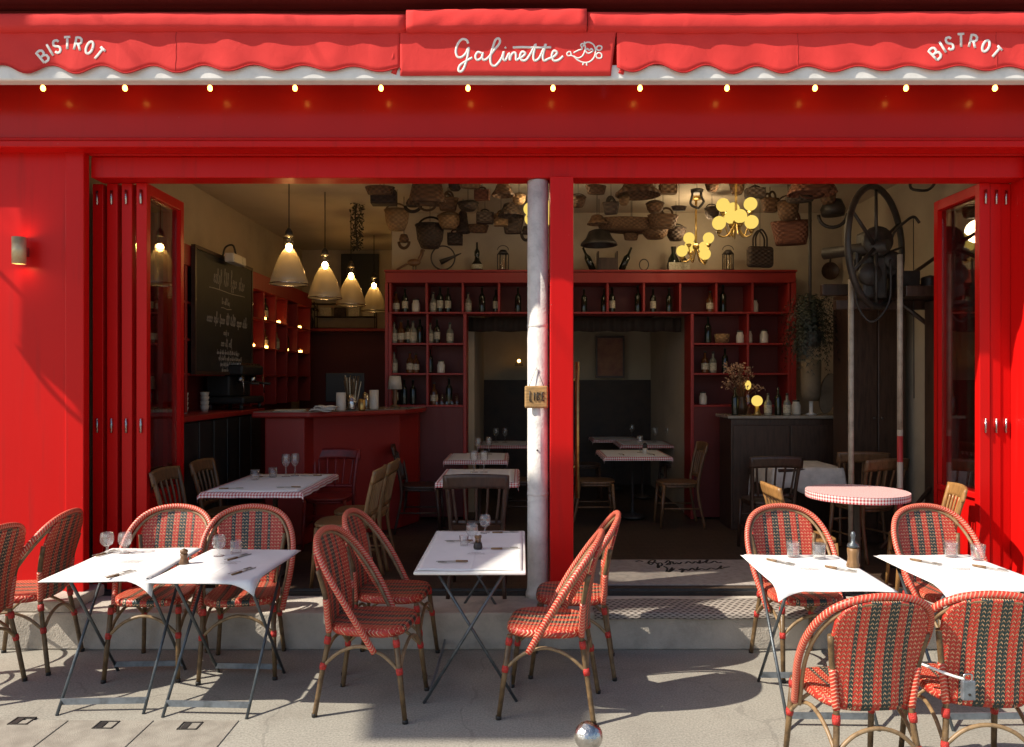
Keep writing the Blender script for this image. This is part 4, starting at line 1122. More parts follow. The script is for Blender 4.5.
topitem('lantern', 'small caged lantern on top of the shelf under the hanging square bag', 'lantern', 728, b_lant)
def b_crate(t):
    g = MB()
    for b in ((-.11, .11, -.08, .08, 0, .02), (-.11, -.095, -.08, .08, .02, .21), (.095, .11, -.08, .08, .02, .21), (-.094, .094, .065, .08, .02, .14), (-.094, .094, -.08, -.065, .02, .14)): g.box(*b)
    g.build('box', M['wood_d'], t)
    for s in (-1, 1):
        m = MB(); m.lathe([(0, 0), (.035, 0), (.036, .15), (.014, .19), (.012, .27), (0, .27)], (0, 0, 0), 12, rot=Matrix.Rotation(s * .42, 3, 'Y')); o = m.build('bottle', M['bottle_d'], t); o.location = (s * .155, -.02, .012)
topitem('bottle_crate', 'dark crate with two tilted bottles on top of the shelf, right of the red post', 'crate', 607, b_crate)
def b_heart(t):
    g = MB(); g.tube([(.05 * math.cos(a * PI / 10), 0, .075 + .06 * math.sin(a * PI / 10)) for a in range(20)], .006, 6, closed=True); g.build('ring', M['iron'], t)
    g = MB(); g.lathe([(0, 0), (.04, 0), (.01, .015), (0, .015)], seg=12); g.build('foot', M['iron'], t)
topitem('wire_ring', 'thin oval wire ornament on top of the shelf between the crate and the dark jugs', 'ornament', 644, b_heart)
def b_jugs(t):
    for x, s in ((-.05, 1.0), (.06, .8)):
        m = MB(); m.lathe([(0, 0), (.06 * s, 0), (.075 * s, .06 * s), (.055 * s, .14 * s), (.022 * s, .20 * s), (.03 * s, .27 * s), (0, .27 * s)], (x, 0, 0), 14); m.build('jug', M['bottle_d'], t)
    g = MB(); g.box(-.12, .10, -.11, -.085, 0, .085); g.build('card', M['label'], t)
topitem('jug_pair', 'pair of dark jugs with pale cards on top of the shelf beneath the lower chandelier', 'jugs', 678, b_jugs)

# ================================================================== left side: wall shelf, counter, bar
ls = thing('wall_shelf', 'tall red shelving along the left wall holding candles and bottles', 'shelf', (-2.98, 2.9, FZ))
LO = Vector((2.98, -2.9, -FZ)); LX = -2.85
lp = lambda b, n, m=None: sp(b, n, m, .004, ls, LO)
lp([(-3.14, LX + .01, 1.0, 5.2, 2.72, 2.90)], 'header')
lp([(-3.145, -3.12, 1.0, 5.2, FZ, 2.718)], 'back_board', M['red_in_dark'])
for y in (1.0, 1.28, 2.86, 3.28, 3.70, 4.14, 4.58, 5.17):
    lp([(-3.118, LX, y - .02, y + .02, 1.46, 2.718)], 'upright')
for z in (2.42, 2.10, 1.80):
    lp([(-3.118, LX - .003, 1.022, 5.148, z - .022, z)], 'shelf_board')
bb = thing('chalkboard_menu', 'large black chalkboard menu with faint chalk writing leaning on the left wall shelf', 'chalkboard', (LX + .03, 2.05, 2.34))
def cb(*b):
    return MB().box(*b)
cb(-.012, .012, -.68, .70, -.52, .54).build('slate', M['black'], bb, bevel=.002)
g = MB()
for b in ((-.016, .020, -.71, .73, .542, .572), (-.016, .020, -.71, .73, -.552, -.522), (-.016, .020, -.71, -.682, -.521, .541), (-.016, .020, .702, .73, -.521, .541)): g.box(*b)
g.build('frame', M['wood_d'], bb)
rnd = random.Random(5)
def chalkline(y0, y1, z, h, name='chalk_writing'):
    """one line of cursive chalk: loops of changing height, gaps between words"""
    if h < .03:
        m = MB(); m.tube([(.0135, y0 + (y1 - y0) * i / 8, z + .004 * math.sin(i)) for i in range(9)], .004, 5, flat=(1, 0, 0)); m.build('chalk_line', M['chalk'], bb); return
    y = y0; m = MB()
    while y < y1 - h * .3:
        n = rnd.randint(3, 6); pts = []
        for k in range(n):
            t = rnd.choice((.42, .42, .42, .8, 1.0, .45)); w = h * .34
            up = z - h * .4; pts += [(.0135, y, up), (.0135, y + w * .75, up + t * h), (.0135, y + w * .35, up + t * h * rnd.uniform(.9, 1.1)), (.0135, y + w * .45, up + h * .02)]
            if rnd.random() < .15: pts += [(.0135, y + w * .5, up - h * .35), (.0135, y + w * .3, up - h * .3)]
            y += w * .85
            if y > y1: break
        m.tube(crom(pts, 4), .0034 if h < .08 else .005, 5, flat=(1, 0, 0)); y += h * .35
    m.build(name, M['chalk'], bb)
chalkline(-.30, .50, .36, .14); chalkline(-.40, .5, .24, .02); chalkline(-.10, .12, .14, .05); chalkline(-.12, .14, .08, .02)
chalkline(-.45, .55, -.03, .09); chalkline(-.06, .06, -.15, .05); chalkline(-.12, .16, -.25, .07)
for k in range(4): chalkline(-.22 + .04 * k, .34 + .06 * k, -.34 - .055 * k, .035)
cl = thing('chalkboard_lamp', 'small clip lamp with pale shade above the chalkboard menu', 'lamp', (LX + .07, 2.02, 2.90))
g = MB(); g.tube(crom([(-.05, 0, .003), (-.02, 0, .10), (.05, 0, .12), (.08, 0, .03)], 5), .009, 8); g.build('arm', M['iron'], cl)
g = MB(); g.box(.03, .12, -.16, .16, -.06, .025); g.build('shade', M['ceramic'], cl, bevel=.01)
# candles & bottles on the left shelf
GCd = 'small candles glowing on the left wall shelf'
def make_candle():
    t = thing('candle', 'x', 'candle')
    g = MB(); g.lathe([(.03, 0), (.036, .055), (.033, .055), (.028, .005), (0, .005)], seg=12); g.build('holder', M['clear'], t)
    g = MB(); g.lathe([(0, .006), (.024, .006), (.024, .03), (0, .034)], seg=10); g.build('flame', M['candle'], t)
    return t
KC = Kind(make_candle())
for y, z, lb in ((3.0, 2.42, 'upper left-wall shelf, nearest the chalkboard'), (3.46, 2.42, 'upper left-wall shelf, second from the chalkboard'), (3.98, 2.42, 'upper left-wall shelf beside the boxes'), (4.86, 2.42, 'upper left-wall shelf at its far end'),
                 (3.08, 2.10, 'lower left-wall shelf, nearest the chalkboard'), (3.52, 2.10, 'lower left-wall shelf beside the amber bottle'), (4.30, 2.10, 'lower left-wall shelf toward the far end'), (4.9, 2.10, 'lower left-wall shelf at its far end')):
    KC.put((LX - .06, y, z), 0, 'small glowing candle glass on the ' + lb, GCd)
for k, y, z, lb in (('d', 3.12, 2.42, 'plain dark bottle on the upper left-wall shelf behind the first candle'), ('w', 3.62, 2.42, 'labelled dark bottle on the upper left-wall shelf near the second candle'), ('a', 3.60, 2.10, 'amber bottle on the lower left-wall shelf'),
                    ('l', 4.02, 2.10, 'pale clear bottle on the lower left-wall shelf'), ('d', 4.42, 2.10, 'plain dark bottle on the lower left-wall shelf'), ('l', 1.14, 2.10, 'pale labelled bottle on the left-wall shelf beside the folded doors'), ('d', 1.14, 2.42, 'plain dark bottle high on the left-wall shelf beside the folded doors'), ('w', 1.15, 1.80, 'labelled wine bottle low on the left-wall shelf beside the folded doors')):
    KB[k].put((LX - .10, y, z), 0, lb, 'bottles on the left wall shelf')
# side counter
sc2 = thing('side_counter', 'long counter with red top and black panelled front along the left wall', 'counter', (-2.9, 1.7, FZ))
CO = Vector((2.9, -1.7, -FZ))
cp_ = lambda b, n, m=None: sp(b, n, m, .006, sc2, CO)
CT = 1.447
cp_([(-3.115, -2.665, .80, 2.74, CT - .045, CT)], 'countertop')
cp_([(-3.115, -2.71, .84, 2.72, FZ, CT - .047)], 'carcass', M['blackpanel'])
for i in range(6):
    y = .86 + i * .31; cp_([(-2.709, -2.690, y, y + .285, FZ + .08, CT - .06)], 'front_panel', M['blackpanel'])
cp_([(-2.709, -2.695, .85, 2.71, FZ, FZ + .075)], 'kickboard', M['blackpanel'])
# bar
ba = thing('bar', 'dark red painted bar counter with a rounded red top on the left', 'bar', (-1.7, 2.3, FZ))
BO = Vector((1.7, -2.3, -FZ))
body = [(-2.32, 1.70), (-1.96, 1.70), (-1.92, 1.86), (-1.22, 2.50), (-1.08, 2.86), (-1.08, 3.30), (-1.36, 3.30), (-1.42, 2.95), (-2.0, 2.32), (-2.32, 2.3)]
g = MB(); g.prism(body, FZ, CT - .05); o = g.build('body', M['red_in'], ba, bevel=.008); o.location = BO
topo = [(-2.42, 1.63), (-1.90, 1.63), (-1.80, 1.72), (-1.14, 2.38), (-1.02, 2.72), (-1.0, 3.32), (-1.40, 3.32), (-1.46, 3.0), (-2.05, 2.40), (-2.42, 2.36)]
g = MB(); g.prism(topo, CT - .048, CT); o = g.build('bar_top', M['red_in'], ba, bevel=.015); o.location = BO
g = MB(); g.prism([(x * .985 - .02, y * .99 + .03) for x, y in topo], CT + .001, CT + .006); o = g.build('work_surface', M['marble'], ba); o.location = BO
for a, b in zip(body[1:5], body[2:6]):
    L0 = Vector((a[0], a[1], 0)); L1 = Vector((b[0], b[1], 0)); n = (L1 - L0).cross(Vector((0, 0, 1))).normalized(); 
    q0 = L0.lerp(L1, .08) + n * .004; q1 = L0.lerp(L1, .92) + n * .004
    for z0, z1 in ((FZ + .10, FZ + .13), (CT - .16, CT - .13)):
        g = MB(); g.hexa([(q0 + Vector((0, 0, z0))), (q1 + Vector((0, 0, z0))), (q1 - n * .01 + Vector((0, 0, z0))), (q0 - n * .01 + Vector((0, 0, z0))), (q0 + Vector((0, 0, z1))), (q1 + Vector((0, 0, z1))), (q1 - n * .01 + Vector((0, 0, z1))), (q0 - n * .01 + Vector((0, 0, z1)))]); o = g.build('moulding', M['red_in'], ba); o.location = BO

BT = CT + .006
def onbar(px, D): p = at(px, 0, D); return (p.x, p.y, BT)
# objects on the bar
def cup(name, label, cat, px, D, r, h, mat, grp=None):
    t = thing(name, label, cat, onbar(px, D), 0, grp)
    g = MB(); g.lathe([(0, 0), (r * .85, 0), (r, h * .1), (r, h), (r * .88, h), (r * .85, h * .1), (0, h * .1)], seg=16); g.build('body', mat, t)
    return t
st = cup('straw_holder', 'metal cup full of upright paper straws on the bar', 'straw holder', 352, 7.3, .05, .15, M['chrome'])
for k in range(22):
    a = k * 2.4; r = .035 * math.sqrt((k + 1) / 22)
    g = MB(); g.tube([(r * math.cos(a), r * math.sin(a), .02), (r * 2.4 * math.cos(a), r * 2.4 * math.sin(a), .30 + .03 * math.sin(k * 1.7))], .0055, 6); g.build('straw', M['wick_t'] if k % 3 else M['label'], st)
cup('cutlery_tin', 'pale tin on the bar left of the straws', 'tin', 341, 7.2, .045, .17, M['ceramic'])
cup('cutlery_tin', 'pale tin on the bar right of the straws', 'tin', 374, 7.5, .045, .19, M['ceramic'])
cup('beaker', 'small brass beaker on the bar in front of the straws', 'beaker', 362, 7.2, .034, .11, M['gold'])
cup('beaker', 'dull steel beaker on the bar behind the straws', 'beaker', 366, 7.6, .034, .16, M['chrome'])
tm = thing('payment_screen', 'flat black screen standing on the bar behind the straws', 'screen', onbar(345, 7.95))
g = MB(); g.box(-.20, .20, -.012, .012, .06, .36); g.build('panel', M['black'], tm, bevel=.008)
g = MB(); g.box(-.08, .08, -.06, .06, 0, .012); g.box(-.015, .015, .014, .03, .012, .16); g.build('stand', M['iron'], tm)
nap = thing('napkin_pile', 'crumpled white napkins beside the bar tins', 'napkins', onbar(322, 7.02))
for k in range(5):
    rr = random.Random(k); m = MB(); m.grid(lambda a, b: ((a - .5) * .20 + k * .012, (b - .5) * .13, .010 + k * .009 + .010 * math.sin(a * 6 + k) * math.cos(b * 5 + k)), 10, 8); m.build('napkin', M['cloth_w'], nap, closed=False, solid=.004)
pp = thing('paper_stack', 'flat stack of menus at the near left end of the bar', 'menus', onbar(290, 7.05))
for k in range(3):
    m = MB(); m.box(-.13, .13, -.09, .09, k * .006, k * .006 + .005, rz=.2 * k); m.build('sheet', M['label'], pp)
sp_ = thing('table_lamp', 'small figured lamp with pale shade at the right end of the bar', 'lamp', onbar(395, 8.2))
g = MB(); g.lathe([(0, 0), (.05, 0), (.05, .012), (.015, .03), (.03, .08), (.018, .13), (.03, .18), (.010, .22), (0, .22)], seg=14); g.build('stem', M['wood_m'], sp_)
g = MB(); g.lathe([(.075, .19), (.06, .33)], seg=16); g.build('shade', M['ceramic'], sp_, closed=False, solid=.004)
# coffee machine
cm = thing('coffee_machine', 'black espresso machine with bright glints at the far end of the side counter', 'coffee machine', (-2.86, 2.42, CT + .0))
g = MB(); g.box(-.17, .20, -.30, .30, .06, .13); g.box(-.17, .06, -.29, .29, .132, .34); g.box(-.17, .19, -.30, .30, .342, .44); g.build('body', M['black'], cm, bevel=.02)
g = MB(); g.box(-.15, .16, -.28, .28, .442, .46); g.build('cup_rail', M['chrome'], cm)
for y in (-.17, .17):
    g = MB(); g.lathe([(0, .26), (.036, .26), (.036, .341), (0, .341)], (.12, y, 0), 14); gh = g.build('group_head', M['chrome'], cm)
    g = MB(); g.tube([(.15, y, .27), (.30, y, .255)], .013, 8); g.build('handle', M['iron'], gh)
for y in (-.29, .29):
    g = MB(); g.tube([(.18, y, .34), (.20, y, .16)], .006, 6); g.build('steam_wand', M['chrome'], cm)
for x in (-.14, .16):
    for y in (-.26, .26):
        g = MB(); g.lathe([(0, 0), (.02, 0), (.02, .06), (0, .06)], (x, y, 0), 8); g.build('foot', M['iron'], cm)
for px, D, lb in ((213, 6.75, 'stack of cups low on the side counter under the chalkboard'), (231, 7.2, 'second stack of cups on the side counter, nearer the coffee machine')):
    p = at(px, 0, D); t = thing('cup_stack', lb, 'cups', (-2.95, p.y, CT))
    for k in range(4):
        g = MB(); g.lathe([(0, .0), (.03, 0), (.042, .055), (.038, .055), (.027, .005), (0, .005)], (0, 0, .042 * k), 12); g.build('cup', M['ceramic'], t)
wb = thing('wall_notice', 'small white notice card on the dark red wall behind the bar', 'notice', tuple(at(347, 355, 11.1)))
g = MB(); g.box(-.13, .13, -.006, .006, -.05, .05); g.build('card', M['label'], wb)
# nook behind the bar: red wainscot with a ledge
wall('wall_bar_panel', M['red_in_dark'], -3.15, -1.46, 5.70, 5.84, FZ, 2.42)
lg_ = thing('bar_ledge', 'red ledge on the wall behind the pendant lamps with kitchen clutter', 'ledge', (-2.3, 5.6, 2.40))
g = MB(); g.box(-.84, .80, -.16, .10, .0225, .06); g.build('board', M['red_in'], lg_)
kb = thing('slate_board', 'blank black slate hung on the cream wall behind the pendant lamps', 'board', tuple(at(360, 277, 11.0)))
g = MB(); g.box(-.27, .27, -.012, .012, -.33, .33); g.build('slate', M['black'], kb, bevel=.004)
rk = thing('wire_rack', 'dark wire rack holding pale plates on the ledge behind the pendants', 'rack', (-2.45, 5.52, 2.46))
g = MB()
for z in (.0, .16, .34): g.tube([(-.42, -.06, z + .006), (.42, -.06, z + .006), (.42, .08, z + .006), (-.42, .08, z + .006)], .007, 6, closed=True)
for x in (-.42, .42):
    for y in (-.06, .08): g.tube([(x, y, 0), (x, y, .36)], .007, 6)
g.build('frame', M['iron'], rk)
for k in range(4):
    g = MB(); g.box(-.36 + .2 * k, -.20 + .2 * k, -.02, .05, .17, .30); g.build('box', M['label'] if k != 1 else M['wick_d'], rk, bevel=.01)
vs = thing('dark_vase', 'dark rounded vase with foliage at the left end of the wall ledge', 'vase', (-2.98, 5.52, 2.46))
g = MB(); g.lathe([(0, 0), (.06, 0), (.09, .10), (.05, .2), (.065, .24), (.05, .24), (0, .2)], seg=16); g.build('pot', M['iron'], vs)
g = MB(); rr = random.Random(3)
for k in range(60):
    a = rr.random() * 6.28; e = rr.uniform(.0, 1.2); r = rr.uniform(.04, .15); c = Vector((r * math.cos(a) * math.cos(e), r * math.sin(a) * math.cos(e), .25 + r * math.sin(e)))
    d = Vector((rr.uniform(-1, 1), rr.uniform(-1, 1), rr.uniform(-1, 1))).normalized() * .035; w = d.orthogonal().normalized() * .015
    g.add([c - d, c + w, c + d, c - w], [(0, 1, 2, 3)])
g.build('foliage', M['leaf'], vs, closed=False)

# ---- pendants
def make_pendant():
    t = thing('pendant_lamp', 'x', 'pendant lamp')
    g = MB(); prof = [(.036, .315), (.060, .285), (.092, .225), (.122, .150), (.150, .060), (.166, 0)]
    g.lathe(prof, seg=28); g.build('shade', M['pshade'], t, closed=False, solid=.004)
    g = MB(); g.tube([(.167 * math.cos(k * PI / 16), .167 * math.sin(k * PI / 16), .0) for k in range(32)], .006, 6, closed=True); g.build('rim', M['chrome'], t)
    g = MB(); g.lathe([(.041, .318), (.052, .34), (.050, .41), (.036, .43)], seg=16); g.build('lamp_glass', M['clear'], t, closed=False)
    g = MB(); g.lathe([(0, .428), (.040, .428), (.030, .47), (.012, .50), (0, .50)], seg=14); g.build('cap', M['iron'], t)
    g = MB(); g.sphere((0, 0, .325), .030, 12, 8, (1, 1, 1.3)); g.build('bulb', M['filament'], t)
    return t
M['pshade'] = glassmat('ribbed_glass', (.93, .88, .78), .2, 1.5, 1.2, .05, .42, (.66, .60, .49))
KP = Kind(make_pendant())
for px, py, D, lb in ((289, 284, 6.9, 'nearest ribbed glass pendant lamp over the bar, largest of the row'), (325, 298, 7.7, 'second ribbed glass pendant lamp over the bar'), (351, 305, 8.7, 'third ribbed glass pendant lamp, in front of the black slate'), (374, 311, 10.0, 'farthest and smallest glass pendant lamp over the bar')):
    p = at(px, py, D); o = KP.put(tuple(p), 0, lb, 'glass pendant lamps over the bar')
    g = MB(); g.tube([(0, 0, .49), (0, 0, CZ - p.z)], .005, 6); g.build('cord', M['cord'], o)
# ---- chandeliers
def chandelier(px, py, D, globes, gd, label):
    c = at(px, py, D); t = thing('chandelier', label, 'chandelier', (c.x, c.y, CZ))
    g = MB(); g.tube([(0, 0, 0), (0, 0, c.z - CZ - .10)], .011, 8); g.lathe([(0, 0), (.06, -.002), (.05, -.03), (0, -.035)], seg=16); g.build('stem', M['gold'], t)
    g = MB(); g.sphere((0, 0, c.z - CZ - .06), .035, 12, 8); g.build('hub', M['gold'], t)
    for gx, gy, dd in globes:
        q = at(gx, gy, D + dd); v_ = q - Vector((c.x, c.y, CZ)); r = gd / 2 * D / 770
        m = MB(); m.tube(crom([(0, 0, c.z - CZ - .06), (v_.x * .5, v_.y * .5, c.z - CZ - .20), (v_.x, v_.y, v_.z - r - .05), (v_.x, v_.y, v_.z - r + .004)], 6), .0065, 6); a = m.build('arm', M['gold'], t)
        m = MB(); m.sphere(tuple(v_), r, 20, 12); m.build('globe', M['globe'], t)
        m = MB(); m.lathe([(0, -.03), (.012, -.03), (.030, .0), (.022, .0), (0, -.018)], (v_.x, v_.y, v_.z - r - .005), 12); m.build('cup', M['gold'], a)
    ld = bpy.data.lights.new('globe_light', 'POINT'); ld.energy = 8.5; ld.color = (1.0, .76, .46); ld.shadow_soft_size = .12
    lo = bpy.data.objects.new('globe_light', ld); COL.objects.link(lo); lo.parent = t; lo.location = (0, 0, c.z - CZ + .10)
    return t
chandelier(736, 214, 6.8, [(723, 205, -.05), (750.5, 204, .05), (719, 223, -.12), (751.5, 222, -.1), (733, 209, .2), (740, 216, -.2), (731, 217, .02)], 13.4, 'brass chandelier with glowing yellow globes, the nearer and higher one')
chandelier(696, 241, 7.9, [(689, 238, -.05), (708.5, 238, .05), (682, 251, -.1), (704, 247, .18), (705, 254, -.15), (690, 246, .2)], 11.2, 'brass chandelier with glowing yellow globes, the farther one above the dark jugs')
chandelier(541, 214, 7.0, [(530, 209, -.1), (531, 219, .05), (549, 207, .0), (552, 219, -.1), (541, 212, .2)], 13.0, 'brass chandelier with glowing globes mostly hidden behind the white column')
# ================================================================== baskets hung from the ceiling
GBk = 'baskets and bags hung from the ceiling'
def hang(t, z0, x=0, y=0):
    g = MB(); g.tube([(x, y, z0), (x, y, CZ - t.location.z)], .003, 5); g.build('hook_wire', M['cord'], t)
def basket(px, py, w, h, D, style, mat, label, rz=0.0):
    p = at(px, py, D); W = w * D / 770 / 2; H = h * D / 770
    t = thing('hanging_basket', label, 'basket', (p.x, p.y, p.z), rz, GBk)
    m = M[mat]; hb = -H / 2
    if style == 'round':      # bowl with hoop handle
        g = MB(); g.lathe([(0, hb), (W * .62, hb), (W * .88, hb + H * .3), (W, hb + H * .8), (W * .93, hb + H * .8), (W * .55, hb + H * .06), (0, hb + H * .06)], seg=22); g.build('bowl', m, t)
        g = MB(); g.tube([(W * .9 * math.cos(a * PI / 12), 0, hb + H * .75 + H * .35 * math.sin(a * PI / 12)) for a in range(13)], W * .07, 8); g.build('handle', m, t)
        g = MB(); g.tube([(W * math.cos(a * PI / 12), W * math.sin(a * PI / 12), hb + H * .8) for a in range(24)], W * .06, 6, closed=True); g.build('rim', m, t)
    elif style == 'trap':     # flared market basket, hung upright
        def f(a, b):
            an = a * 2 * PI; k = .74 + .26 * b; c, s = math.cos(an), math.sin(an)
            e = .55; return (W * k * math.copysign(abs(c) ** e, c), W * .55 * k * math.copysign(abs(s) ** e, s), hb + H * b)
        g = MB(); g.grid(f, 40, 6, lambda a, b: (a * W * 5, H * b)); g.prism([f(i / 40, 0)[:2] for i in range(40)], hb, hb + .01); g.build('body', m, t, closed=False, solid=.012)
        for sy in (-1, 1):
            g = MB(); g.tube([(W * .42 * math.cos(a * PI / 10), sy * W * .50, hb + H + H * .45 * math.sin(a * PI / 10)) for a in range(11)], .011, 6); g.build('handle', m, t)
    elif style == 'tip':      # flared basket hung upside down
        def f(a, b):
            an = a * 2 * PI; k = 1.0 - .28 * b; c, s = math.cos(an), math.sin(an)
            e = .6; return (W * k * math.copysign(abs(c) ** e, c), W * .7 * k * math.copysign(abs(s) ** e, s), hb + H * b)
        g = MB(); g.grid(f, 40, 6, lambda a, b: (a * W * 5, H * b)); g.prism([f(i / 40, 1)[:2] for i in range(40)], hb + H - .008, hb + H); g.build('body', m, t, closed=False, solid=.012)
        g = MB(); g.tube([(W * .5 * math.cos(a * PI / 10), 0, hb - H * .3 * math.sin(a * PI / 10)) for a in range(11)], .011, 6); g.build('handle', m, t)
    elif style == 'crate':
        g = MB()
        for b in ((-W, W, -W * .6, W * .6, hb, hb + .012), (-W, -W + .012, -W * .6, W * .6, hb + .0125, -hb), (W - .012, W, -W * .6, W * .6, hb + .0125, -hb), (-W + .0125, W - .0125, -W * .6, -W * .6 + .012, hb + .0125, -hb), (-W + .0125, W - .0125, W * .6 - .012, W * .6, hb + .0125, -hb)): g.box(*b)
        g.build('box', m, t, bevel=.006)
        g = MB(); g.tube([(W * .5 * math.cos(a * PI / 8), 0, -hb + H * .28 * math.sin(a * PI / 8)) for a in range(9)], .008, 6); g.build('handle', m, t)
    elif style == 'dome':     # straw hat or cloche, opening down
        g = MB(); g.lathe([(W, hb), (W * .97, hb + H * .15), (W * .72, hb + H * .45), (W * .55, hb + H * .9), (W * .35, hb + H), (0, hb + H)], seg=24); g.build('dome', m, t, closed=False, solid=.01)
    elif style == 'flat':     # shallow tray
        g = MB(); g.lathe([(0, hb), (W * .8, hb), (W, hb + H * .8), (W * .93, hb + H * .85), (W * .76, hb + H * .25), (0, hb + H * .22)], seg=22); o = g.build('tray', m, t); o.scale = (1, .55, 1)
    elif style == 'ring':
        g = MB(); g.tube([(W * math.cos(a * PI / 12), .02 * math.sin(a), H / 2 * math.sin(a * PI / 12)) for a in range(24)], .012, 8, closed=True); g.build('hoop', m, t)
        g = MB(); g.lathe([(0, H * .34), (W * .9, H * .36), (W * .9, H * .5), (0, H * .52)], seg=14); g.build('cap', m, t)
    elif style == 'bag':      # stiff square bag with tall handles
        g = MB(); g.box(-W, W, -W * .35, W * .35, hb, -hb); g.build('body', m, t, bevel=.035, segs=3)
        for sy in (-.2, .2):
            g = MB(); g.tube(crom([(-W * .45, W * sy, -hb - .01), (-W * .42, W * sy, -hb + H * .45), (0, W * sy, -hb + H * .78), (W * .42, W * sy, -hb + H * .45), (W * .45, W * sy, -hb - .01)], 5), .010, 6); g.build('handle', m, t)
    elif style == 'sack':     # dark leather bag with a ring
        g = MB(); g.lathe([(0, hb * .1), (W * .8, hb * .2), (W * .9, -hb * .3), (W * .6, -hb), (0, -hb)], seg=16); g.build('body', m, t)
        g = MB(); g.tube([(W * math.cos(-a * PI / 12), 0, hb * .1 - H * .5 * math.sin(a * PI / 12)) for a in range(13)], .016, 8); g.build('strap', m, t)
    hang(t, -hb * .9)
    return t
BK = [(380, 190, 30, 9, 6.9, 'flat', 'wick_b', 'flat brown basket tray high on the ceiling above the crate'),
 (384, 198, 25, 14, 7.0, 'crate', 'wick_d', 'small grey-brown wicker crate on the ceiling at the far left of the baskets'),
 (427, 192, 36, 23, 6.9, 'tip', 'wick_b', 'large flared brown basket upside down at the top, left of centre'),
 (470, 184, 24, 8, 6.9, 'flat', 'wick_t', 'pale flat basket half hidden by the lintel'),
 (482, 195, 15, 10, 7.0, 'crate', 'wick_r', 'tiny dark red box hung alone under the ceiling'),
 (397, 218, 25, 24, 7.6, 'round', 'wick_t', 'tan round open-weave basket left of the big dark basket'),
 (430, 234, 29, 28, 7.9, 'round', 'wick_d', 'biggest dark round basket, hanging lowest left of the column'),
 (449, 221, 23, 15, 7.8, 'round', 'wick_t', 'small tan basket against the side of the big dark one'),
 (463, 222, 13, 22, 8.0, 'dome', 'wick_d', 'narrow dark basket behind the small tan basket'),
 (404, 241, 11, 13, 7.9, 'sack', 'wick_b', 'little brown pouch under the tan open-weave basket'),
 (455, 239, 15, 12, 8.1, 'crate', 'wick_d', 'small dark box hanging right of the big dark basket'),
 (468, 206, 21, 9, 7.4, 'round', 'wick_d', 'low wire-handled basket above the dark crates'),
 (485, 218, 17, 11, 7.6, 'crate', 'wick_d', 'dark little crate between the tan crate and wire basket'),
 (478, 228, 22, 9, 8.0, 'flat', 'wick_b', 'brown tray hung below the dark little crate'),
 (501, 220, 14, 12, 7.7, 'crate', 'wick_t', 'tan little crate beside the dark dome basket'),
 (511, 210, 25, 13, 7.5, 'dome', 'wick_d', 'dark dome basket nearest the white column'),
 (513, 225, 21, 16, 7.8, 'trap', 'wick_d', 'dark market basket under the dome next to the column'),
 (526, 233, 9, 13, 8.0, 'sack', 'wick_d', 'small dark pouch against the edge of the column'),
 (638, 188, 45, 15, 6.9, 'dome', 'wick_b', 'wide brown straw hat at the top just right of the red post'),
 (624, 200, 11, 10, 7.0, 'round', 'wick_t', 'tiny tan basket under the straw hat'),
 (597, 220, 19, 9, 7.8, 'dome', 'wick_b', 'low brown dome basket left among the right-hand group'),
 (632, 225, 80, 12, 8.0, 'flat', 'wick_b', 'very long shallow brown basket stretched under the ceiling'),
 (663, 221, 30, 12, 7.8, 'trap', 'wick_b', 'brown market basket at the right end of the long shallow one'),
 (599, 238, 36, 15, 8.0, 'dome', 'iron', 'black mushroom-shaped cap above the bottle crate'),
 (631, 236, 16, 8, 8.1, 'flat', 'wick_b', 'small brown tray right of the black mushroom-shaped cap'),
 (655, 232, 27, 13, 8.0, 'round', 'wick_b', 'brown round basket in the middle of the right-hand group'),
 (676, 233, 20, 15, 8.1, 'round', 'wick_d', 'dark round basket touching the lower chandelier globes'),
 (679, 208, 16, 5, 7.4, 'flat', 'wick_d', 'small dark oval tray flat against the ceiling'),
 (697, 199, 14, 19, 7.2, 'ring', 'iron', 'dark iron ring frame hung between the chandeliers'),
 (712, 186, 14, 11, 6.9, 'round', 'wick_b', 'little brown basket left of the higher chandelier stem'),
 (737, 188, 15, 13, 7.3, 'round', 'wick_b', 'little brown basket behind the higher chandelier stem'),
 (755, 193, 19, 9, 7.2, 'crate', 'wick_d', 'dark shallow crate right of the higher chandelier'),
 (788, 209, 22, 22, 7.4, 'round', 'wick_b', 'round brown basket with hoop handle above the reddish basket'),
 (791, 233, 38, 22, 7.6, 'trap', 'wick_r', 'reddish flared market basket hanging low on the right'),
 (812, 187, 46, 14, 6.9, 'tip', 'wick_r', 'wide reddish basket high at the lintel on the right'),
 (800, 199, 30, 6, 7.1, 'flat', 'wick_d', 'thin dark tray under the wide reddish basket'),
 (828, 197, 16, 14, 7.1, 'round', 'wick_b', 'small brown basket above the black strap bag'),
 (833, 213, 27, 26, 7.2, 'sack', 'iron', 'black leather bag with a round strap near the big wheel'),
 (760, 257, 27, 21, 7.9, 'bag', 'wick_d', 'square dark wicker bag with tall loop handles'),
 (922, 183, 22, 16, 6.6, 'ring', 'iron', 'iron ring hung above the crank arm at the right'),
 (939, 238, 15, 17, 6.9, 'sack', 'wick_r', 'round reddish pot hung beside the right folding door')]
